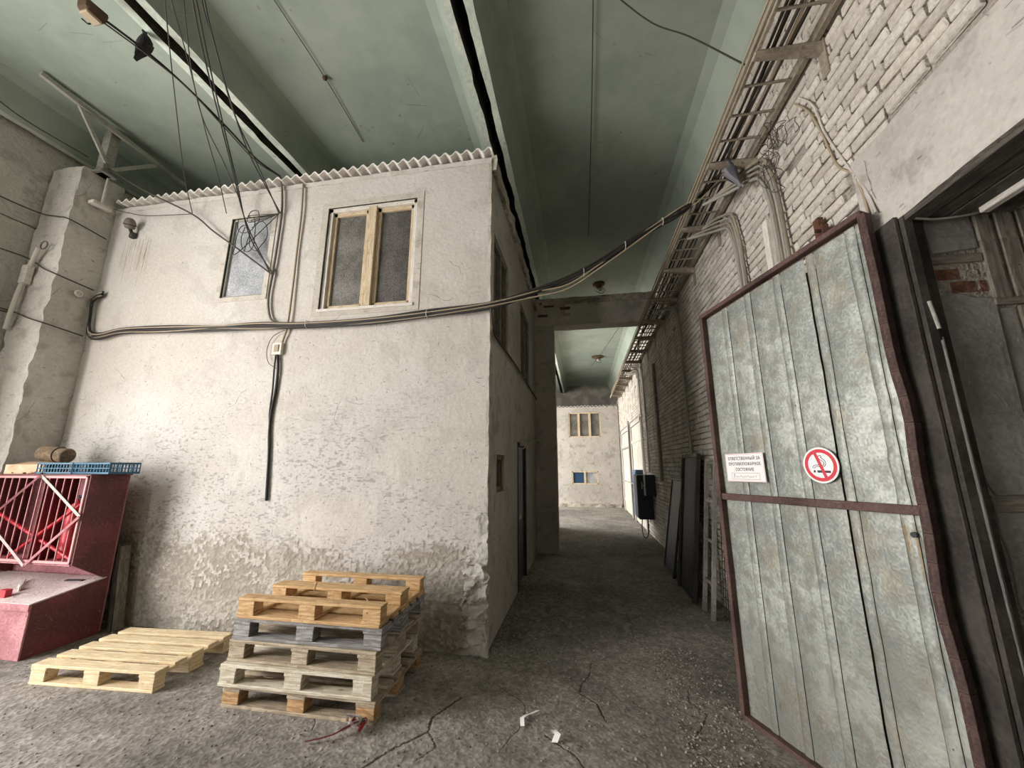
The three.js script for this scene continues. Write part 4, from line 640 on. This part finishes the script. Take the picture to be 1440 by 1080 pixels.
for (let k = 0; k < 7; k++) obj('cable', tube(off(bundle, .02, .045, k).map(([x, y, z], i) => [x, y - (k === 1 || k === 5 ? .09 * Math.exp(-(((i - 14) / 1.1) ** 2)) : 0), z]), k % 2 ? .009 : .012, 6, 110), [M.blackCable, M.paleCable, M.blackCable, M.dustCable, M.blackCable, M.paleCable, M.blackCable][k], bun);
{ const g = []; for (const [x, y, z] of [[-3.12, 3.33, -3.82], [-1.63, 3.36, -3.82], [.1, 3.75, -3.92], [.55, 4.03, -3.93], [.95, 4.27, -3.93]]) { const q = new THREE.TorusGeometry(.045, .004, 5, 14); q.rotateY(Math.PI / 2); q.translate(x, y, z); g.push(q); } g.forEach((q) => obj('cable_tie', q, M.trimWhite, bun)); }
const Wd = (name, label, pts, r, m, group, cat = 'wire') => tag(obj(name, tube(pts, r, 5, pts.length * 10), m), label, cat, group);
const mess = [[-4.36, 5.92, -1.5], [-4.32, 5.84, -1.95], [-4.28, 5.80, -2.05], [-4.15, 5.77, -2.42], [-4.06, 5.71, -2.75], [-3.99, 5.62, -3.20], [-3.90, 5.49, -3.55], [-3.75, 5.41, -3.79]];
{ const t = thing('slung_cable', 'thick dark twisted cable slung under the ceiling, pigeon perched on it', 'cable'); obj('strand', tube(mess, .012, 6, 70), M.blackCable, t); obj('strand', tube(mess.map(([x, y, z], i) => [x + .02 * Math.sin(i * 2), y - .022, z]), .008, 5, 70), M.dustCable, t); }
Wd('stay_wire', 'wire stretched from the steel bracket down to the annex conduit', [[-6.5, 5.86, -3.58], [-5.81, 5.42, -3.68], [-5.03, 5.01, -3.78], [-4.67, 4.73, -3.81], [-4.25, 4.43, -3.82], [-3.69, 4.02, -3.83]], .011, M.dustCable);
const top0 = [-3.95, 5.99, -1.6];
const hang = [[top0, [-3.56, 5.85, -2.10], [-3.82, 5.81, -2.35], [-4.28, 5.74, -2.80], [-4.98, 5.45, -3.55], [-5.04, 5.03, -3.79]], [top0, [-3.49, 5.83, -2.10], [-3.78, 5.77, -2.50], [-4.27, 5.57, -3.20], [-4.52, 5.43, -3.60], [-4.48, 4.95, -3.78]], [top0, [-3.35, 5.80, -2.10], [-3.81, 5.68, -2.60], [-4.09, 5.55, -3.00], [-4.31, 5.44, -3.50], [-4.28, 5.05, -3.80]], [top0, [-3.25, 5.77, -2.10], [-3.65, 5.74, -2.60], [-4.21, 5.42, -3.50], [-4.17, 4.81, -3.78], [-3.73, 4.04, -3.83]], [top0, [-3.29, 5.86, -2.15], [-3.74, 5.76, -2.75], [-4.24, 5.36, -3.60], [-4.10, 4.61, -3.80], [-3.69, 4.03, -3.83]], [top0, [-3.15, 5.74, -2.10], [-3.40, 5.76, -2.45], [-3.63, 5.66, -2.85], [-3.85, 5.42, -3.40], [-3.70, 4.88, -3.82]], [top0, [-3.12, 5.73, -2.10], [-3.40, 5.69, -2.50], [-3.74, 5.61, -3.05], [-3.86, 5.38, -3.55], [-3.72, 4.88, -3.82]]];
hang.forEach((p, k) => Wd('hanging_wire', 'thin dark wire hanging from the ceiling to the annex front', [p[1].map((c, i) => i === 1 ? 5.99 : c + (c - p[2][i]) * 1.2), ...p.slice(1)], k > 2 ? .008 : .0055, M.wire, 'wires hanging from the ceiling'));
{ const r = rngOf(12); for (let k = 0; k < 5; k++) { const pts = []; let a = r() * 6; const cx = -4.02 + .3 * (r() - .5), cy = 4.5 + .4 * r(), ra = .03 + .11 * r(), rb = .1 + .2 * r(); for (let j = 0; j < 8; j++) { a += .75; pts.push([cx + Math.cos(a) * ra + .02 * r(), cy + Math.sin(a) * rb + .02 * r(), -3.78 + .03 * r()]); } pts.push([-3.72, 4.88, -3.82]); Wd('wire_loop', 'thin loose wire curled in front of the pale frosted window', pts, .005, M.wire, 'loose wire curls at the pale window'); } }
Wd('loose_wire', 'thin wire sagging from the pilaster to the stay wire', [[-6.42, 5.27, -3.8], [-5.89, 5.11, -3.8], [-5.46, 5.06, -3.8], [-5.05, 5.02, -3.79]], .005, M.dustCable);
Wd('surface_conduit', 'grey conduit bent down the annex front beside the pale window', [[-3.77, 5.42, -3.80], [-3.74, 5.25, -3.835], [-3.70, 4.9, -3.84], [-3.70, 4.44, -3.84], [-3.71, 4.05, -3.84], [-3.72, 3.71, -3.84], [-3.66, 3.47, -3.84], [-3.54, 3.36, -3.82]], .015, M.greyCable, undefined, 'conduit');
Wd('surface_conduit', 'pale conduit running down the annex front to the switch', [[-3.44, 5.30, -3.84], [-3.41, 4.86, -3.84], [-3.41, 4.36, -3.845], [-3.40, 3.88, -3.84], [-3.40, 3.36, -3.835], [-3.45, 3.14, -3.845]], .013, M.paleCable, undefined, 'conduit');
Wd('power_cable', 'black cable hanging down the annex wall below the switch, cut end', [[-3.49, 3.0, -3.84], [-3.46, 2.8, -3.845], [-3.46, 2.55, -3.85], [-3.48, 2.3, -3.85], [-3.47, 2.05, -3.85], [-3.44, 1.82, -3.85], [-3.40, 1.33, -3.85]], .015, M.blackCable, undefined, 'cable');
Wd('power_cable', 'second black cable hanging beside the cut cable below the switch', [[-3.51, 3.0, -3.84], [-3.51, 2.8, -3.845], [-3.50, 2.55, -3.85], [-3.50, 2.3, -3.85], [-3.47, 2.1, -3.85], [-3.44, 1.9, -3.85]], .010, M.blackCable, undefined, 'cable');
Wd('loose_wire', 'thin wire bowed around the light switch on the annex front', [[-3.40, 3.30, -3.84], [-3.58, 3.22, -3.84], [-3.64, 3.06, -3.84], [-3.60, 2.9, -3.84], [-3.48, 2.82, -3.84]], .004, M.dustCable);
{ const t = thing('light_switch', 'small white surface switch on the annex front below the cable bundle', 'switch', [-3.50, 3.06, ZA]); obj('housing', span(-.065, .065, -.075, .075, 0, .045, .006), M.whitePlastic, t); obj('rocker', span(-.032, .032, -.04, .045, .045, .054, .004), M.paleCable, t); }
Wd('side_cable', 'dark cable sagging along the annex side wall below its windows', [[-.90, 3.36, -3.8], [-.895, 3.13, -3.95], [-.90, 3.14, -4.8], [-.90, 3.15, -5.7], [-.90, 3.13, -6.9], [-.9, 3.1, -8.1]], .014, M.dustCable, undefined, 'cable');
Wd('ceiling_wire', 'thin wire running straight along the ceiling of the passage', [[.28, 6.39, -2.6], [.3, 6.385, -3.9], [.31, 6.39, -5.7], [.31, 6.40, -7.45]], .006, M.wire); Wd('ceiling_wire', 'thin wire sagging across the ceiling to the cable ladder', [[.2, 6.40, -2.9], [.5, 6.30, -3.1], [.85, 6.0, -3.2], [1.1, 5.5, -3.0], [1.27, 4.52, -2.5]], .007, M.wire);
{ const t = thing('ceiling_wire', 'thin wire with a small brown knob along the ceiling above the annex roof', 'wire'); obj('strand', tube([[-2.95, 6.405, -2.3], [-2.95, 6.395, -3.4], [-3.02, 6.405, -4.4]], .005, 5, 20), M.wire, t); obj('knob', lathe([[0, -.03], [.022, -.02], [.03, 0], [.02, .02], [0, .026]], 10).translate(-2.95, 6.39, -3.42), M.nest, t); }
Wd('ceiling_wire', 'thin wire crossing the bright ceiling beyond the cross beam', [[1.4, 6.2, -12.5], [1.0, 6.34, -15.9], [.6, 6.3, -18]], .008, M.wire);
Wd('ceiling_wire', 'wire running high along the left wall top', [[-6.6, 6.1, -2.2], [-6.7, 5.95, -2.8], [-6.6, 5.9, -3.5]], .008, M.dustCable);
// lamp fittings on the ceiling
for (const [x, y, z, lab, s] of [[.62, 6.41, -9.7, 'grimy lamp fitting on the dark ceiling above the cross beam', 1], [.87, 6.41, -16.8, 'round soot-marked lamp fitting on the bright ceiling beyond the cross beam', 1.7]]) { const t = thing('ceiling_lamp_fitting', lab, 'lamp', [x, y, z]); obj('rose', lathe([[0, 0], [.16 * s, 0], [.15 * s, -.03], [.07 * s, -.05], [.06 * s, -.12], [0, -.13]], 20), M.nest, t); obj('socket', at(lathe([[0, 0], [.05 * s, 0], [.045 * s, -.10], [0, -.1]], 14), .03, -.11, 0), M.greyPaint, t); obj('loose_wire', tube([[.05, -.05, 0], [.15, -.2, .02], [.05, -.28, .03], [-.1, -.2, .02]], .008), M.blackCable, t); }
{ const t = thing('junction_box', 'brown junction box hanging on the slung cable with wires out of it', 'junction box', [-4.28, 5.81, -2.05]); obj('box', cbox(.13, .11, .16, .02, [0, -.02, 0], 'x', .008), M.nest, t); obj('cover', cbox(.10, .03, .12, .008, [0, -.09, 0]), M.paleCable, t); obj('wire_stub', [tube([[.05, .02, .06], [.1, .09, .1], [.06, .14, .16]], .007), tube([[-.05, .0, -.06], [-.1, -.07, -.05], [-.06, -.12, .02]], .007), tube([[.02, .03, .08], [-.03, .1, .14], [-.05, .06, .22]], .008)], M.dustCable, t); }
// pigeons
function pigeon(lab, pos, ry, tilt, m, s = 1) {
  const t = thing('pigeon', lab, 'bird', pos, ry); const st = [[-.19, .015, .020, .006], [-.15, .018, .030, .010], [-.11, .024, .034, .018], [-.07, .035, .045, .036], [-.02, .042, .058, .054], [.03, .05, .060, .060], [.075, .066, .050, .052], [.105, .09, .034, .036], [.12, .115, .026, .027], [.135, .135, .026, .025], [.152, .14, .020, .019], [.165, .138, .009, .008], [.172, .137, .002, .002]];
  const g = grid(14, st.length - 1, (u, v) => { const [x, y, a, b] = st[Math.round(v * (st.length - 1))], th = u * Math.PI * 2; return [x, y + b * Math.sin(th), a * Math.cos(th)]; }); const R = new THREE.Matrix4().makeRotationZ(tilt).scale(new THREE.Vector3(s, s, s)); const go = (g) => { g.applyMatrix4(R); return g; };
  obj('body', go(toCreasedNormals(g, 1.2)), m[0], t);
  for (const q of [-1, 1]) { const w = grid(8, 10, (u, v) => { const x = .075 - .225 * v, h = .036 * Math.sin(Math.PI * Math.min(1, .15 + v * .9)) + .004, y = .052 - .03 * v; return [x, y + h * (1 - 2 * u) * .9, q * (.057 - .034 * v * v + .010 * Math.sin(Math.PI * u))]; }); obj('wing', go(w), m[1], t); obj('leg', go(rod([.0, .0, q * .02], [.01, -.03, q * .02], .004, 5)), M.nest, t); }
  obj('beak', go(rod([.165, .138, 0], [.188, .131, 0], .004, 5)), M.paleCable, t); return t;
}
pigeon('dark pigeon perched on the slung cable under the ceiling', [-4.15, 5.83, -2.42], .3, 1.15, [M.pigeonDark, M.pigeonDark], 1.0); pigeon('grey pigeon perched on the edge of the cable ladder', [1.41, 4.36, -3.40], 2.9, 1.1, [M.pigeonPale, M.pigeon], 1.1);

// ================================================================ pallets on the floor
function pallet(name, label, m, W, D, pos, ry, flip = false, ws = [.145, .10, .145, .10, .145], bl = m) {
  const t = thing(name, label, 'pallet', pos, ry); const H = .144, th = .022, by = .078; const Y = (y0, y1) => flip ? [H - y1, H - y0] : [y0, y1];
  const put = (n, x0, x1, y0, y1, z0, z1, grain, mm) => { const [a, b] = Y(y0, y1); const g = span(x0, x1, a, b, z0, z1, .004, grain); const uv = g.attributes.uv, ou = rnd() * 5, ov = rnd() * 5; for (let i = 0; i < uv.count; i++) uv.setXY(i, uv.getX(i) + ou, uv.getY(i) + ov); const tw = (rnd() - .5) * .006; g.translate(-(x0 + x1) / 2, 0, -(z0 + z1) / 2); g.rotateY(tw); g.translate((x0 + x1) / 2, 0, (z0 + z1) / 2); return obj(n, g, mm, t); };
  const hx = W / 2, hz = D / 2, bw = .145, zc = [-hz + .05, 0, hz - .05], wd = [.1, .145, .1];
  zc.forEach((z, i) => { put('bottom_board', -hx, hx, 0, th, z - wd[i] / 2, z + wd[i] / 2, 'x', m); for (const x of [-hx + bw / 2, 0, hx - bw / 2]) put('block', x - bw / 2 + rr(0, .008), x + bw / 2 - rr(0, .008), th, th + by, z - wd[i] / 2 + .003, z + wd[i] / 2 - .003, 'z', bl); });
  for (const x of [-hx + bw / 2, 0, hx - bw / 2]) put('stringer_board', x - bw / 2, x + bw / 2, th + by, th * 2 + by, -hz, hz, 'z', m);
  const tot = ws.reduce((a, b) => a + b), gap = (D - tot) / 4; let z = -hz; for (const w of ws) { put('deck_board', -hx + rr(-.006, .006), hx + rr(-.006, .006), th * 2 + by, H, z, z + w, 'x', m); z += w + gap; }
  return t;
}
{
  const gs = 'stacked pallets', cx = -2.03, cz = -3.19;
  pallet('pallet', 'tan pallet with brown blocks at the bottom of the stack', M.woodTan, 1.2, .8, [cx, 0, cz], .0, false, undefined, M.woodBrown);
  pallet('pallet', 'whitish weathered pallet, second from the bottom of the stack', M.woodWhite, 1.2, .8, [cx - .03, .145, cz + .02], .015);
  pallet('pallet', 'grey-tan weathered pallet in the middle of the stack', M.woodTan, 1.2, .8, [cx - .01, .29, cz - .01], -.012);
  pallet('pallet', 'dark grey weathered pallet directly below the upturned one', M.woodGrey, 1.2, .8, [cx, .435, cz - .02], .01);
  pallet('pallet', 'orange-tan pallet lying upside down on top of the stack', M.pineTop, 1.17, .8, [cx + .01, .58, cz - .01], .0, true);
  pallet('pallet', 'new pale pine pallet lying alone on the floor beside the fire cabinet', M.pineNew, 1.12, .74, [-3.87, 0, -3.18], .06, false, [.115, .11, .112, .11, .115]);
  for (const [a, b] of [[[-2.15, .72, -3.05], [-2.1, .8, -3.0]], [[-1.75, .66, -3.15], [-1.6, .63, -3.0]]]) tag(obj('wood_splinter', bar(a, b, .012, .008), M.woodBrown), 'splinter of wood sticking up on the upturned pallet', 'splinter', 'splinters on the top pallet');
}
// ---------------------------------------------------------------- litter and loose stones
{
  const tp = thing('barrier_tape', 'crumpled red and white tape by the corner of the pallet stack', 'tape', [-1.52, 0, -2.72]); const r = rngOf(99);
  const ribbon = (pts, w, m, n) => obj(n, grid(1, pts.length * 2 - 2, (u, v) => { const f = v * (pts.length - 1), k = Math.min(pts.length - 2, Math.floor(f)), q = f - k, p = pts[k].map((c, i) => c + (pts[k + 1][i] - c) * q); return [p[0], p[1] + (u - .5) * w * .7 + .02, p[2] + (u - .5) * w * .7]; }), m, tp);
  const tangle = (s) => { const q = rngOf(s), p = []; for (let k = 0; k < 9; k++) p.push([.14 * (q() - .5), .005 + .09 * q() * (1 - k / 14), .12 * (q() - .5)]); return p; };
  ribbon(tangle(3), .045, M.redBright, 'red_strip'); ribbon(tangle(4), .05, M.paper, 'white_strip'); ribbon(tangle(7), .05, M.paper, 'white_strip'); ribbon([[-.02, .03, .03], [-.1, .01, .1], [-.17, .0, .13], [-.24, .0, .17]], .02, M.redMid, 'red_strip');
  const sc = (lab, x, z, pts, w) => tag(obj('paper_scrap', grid(1, pts.length - 1, (u, v) => { const k = Math.round(v * (pts.length - 1)), [a, b, c] = pts[k]; return [x + a + (u - .5) * w, b + .006 + .008 * u, z + c + (u - .5) * w * .3]; }), M.paper), lab, 'paper');
  sc('bent white paper strip lying on the floor of the passage mouth', -.45, -3.02, [[0, 0, .07], [-.01, .02, .02], [.01, .015, -.02], [.05, .01, -.06], [.09, .02, -.08]], .03); sc('crumpled white paper scrap on the floor', -.23, -2.86, [[0, 0, .03], [.02, .03, 0], [-.01, .035, -.03], [.0, .0, -.05]], .04);
  const bases = [0, 1, 2].map((k) => { const g = new THREE.IcosahedronGeometry(1, 0); const p = g.attributes.position; const q = rngOf(k + 5); const mp = {}; for (let i = 0; i < p.count; i++) { const key = [p.getX(i), p.getY(i), p.getZ(i)].map((v) => v.toFixed(2)).join(); const f = mp[key] ??= .65 + .6 * q(); p.setXYZ(i, p.getX(i) * f, p.getY(i) * f * .6, p.getZ(i) * f); } g.computeVertexNormals(); return g; });
  const n = 10000; [[M.pebble, .55, 'pale grit and stone crumbs scattered over the floor'], [M.pebbleDark, .45, 'dark grit and stone crumbs scattered over the floor']].forEach(([m, share, lab], mi) => {
    const im = new THREE.InstancedMesh(bases[mi], m, Math.floor(n * share)); im.name = numbered('floor_grit'); const d = new THREE.Object3D(); let i = 0, guard = 0;
    while (i < im.count && guard++ < 90000) {
      const zone = r(); let x, z; if (zone < .38) { x = -5 + 6.3 * r(); z = -1.6 - 2.2 * r(); } else if (zone < .58) { x = XA + .03 + .5 * r() * r(); z = ZA - 3.5 * r(); } else if (zone < .78) { x = .55 + .5 * r(); z = -2.3 - 2.0 * r(); } else if (zone < .9) { x = XA + 2.4 * r(); z = -3.6 - 5 * r(); } else { x = -5 + 4 * r(); z = ZA + .05 + .2 * r() * r(); }
      if (x > -2.68 && x < -1.38 && z < -2.76 && z > -3.62) continue; if (x > -4.5 && x < -3.2 && z < -2.76 && z > -3.62) continue; if (x < -4.9 && z < -3) continue;
      const s = .0022 + .008 * Math.pow(r(), 3.6); d.position.set(x, s * .3, z); d.rotation.set(r() * .5, r() * 6, r() * .5); d.scale.setScalar(s); d.updateMatrix(); im.setMatrixAt(i++, d.matrix);
    }
    im.castShadow = im.receiveShadow = true; scene.add(im); stuff(tag(im, lab, 'grit'));
  });
}
renderer.render(scene, camera);
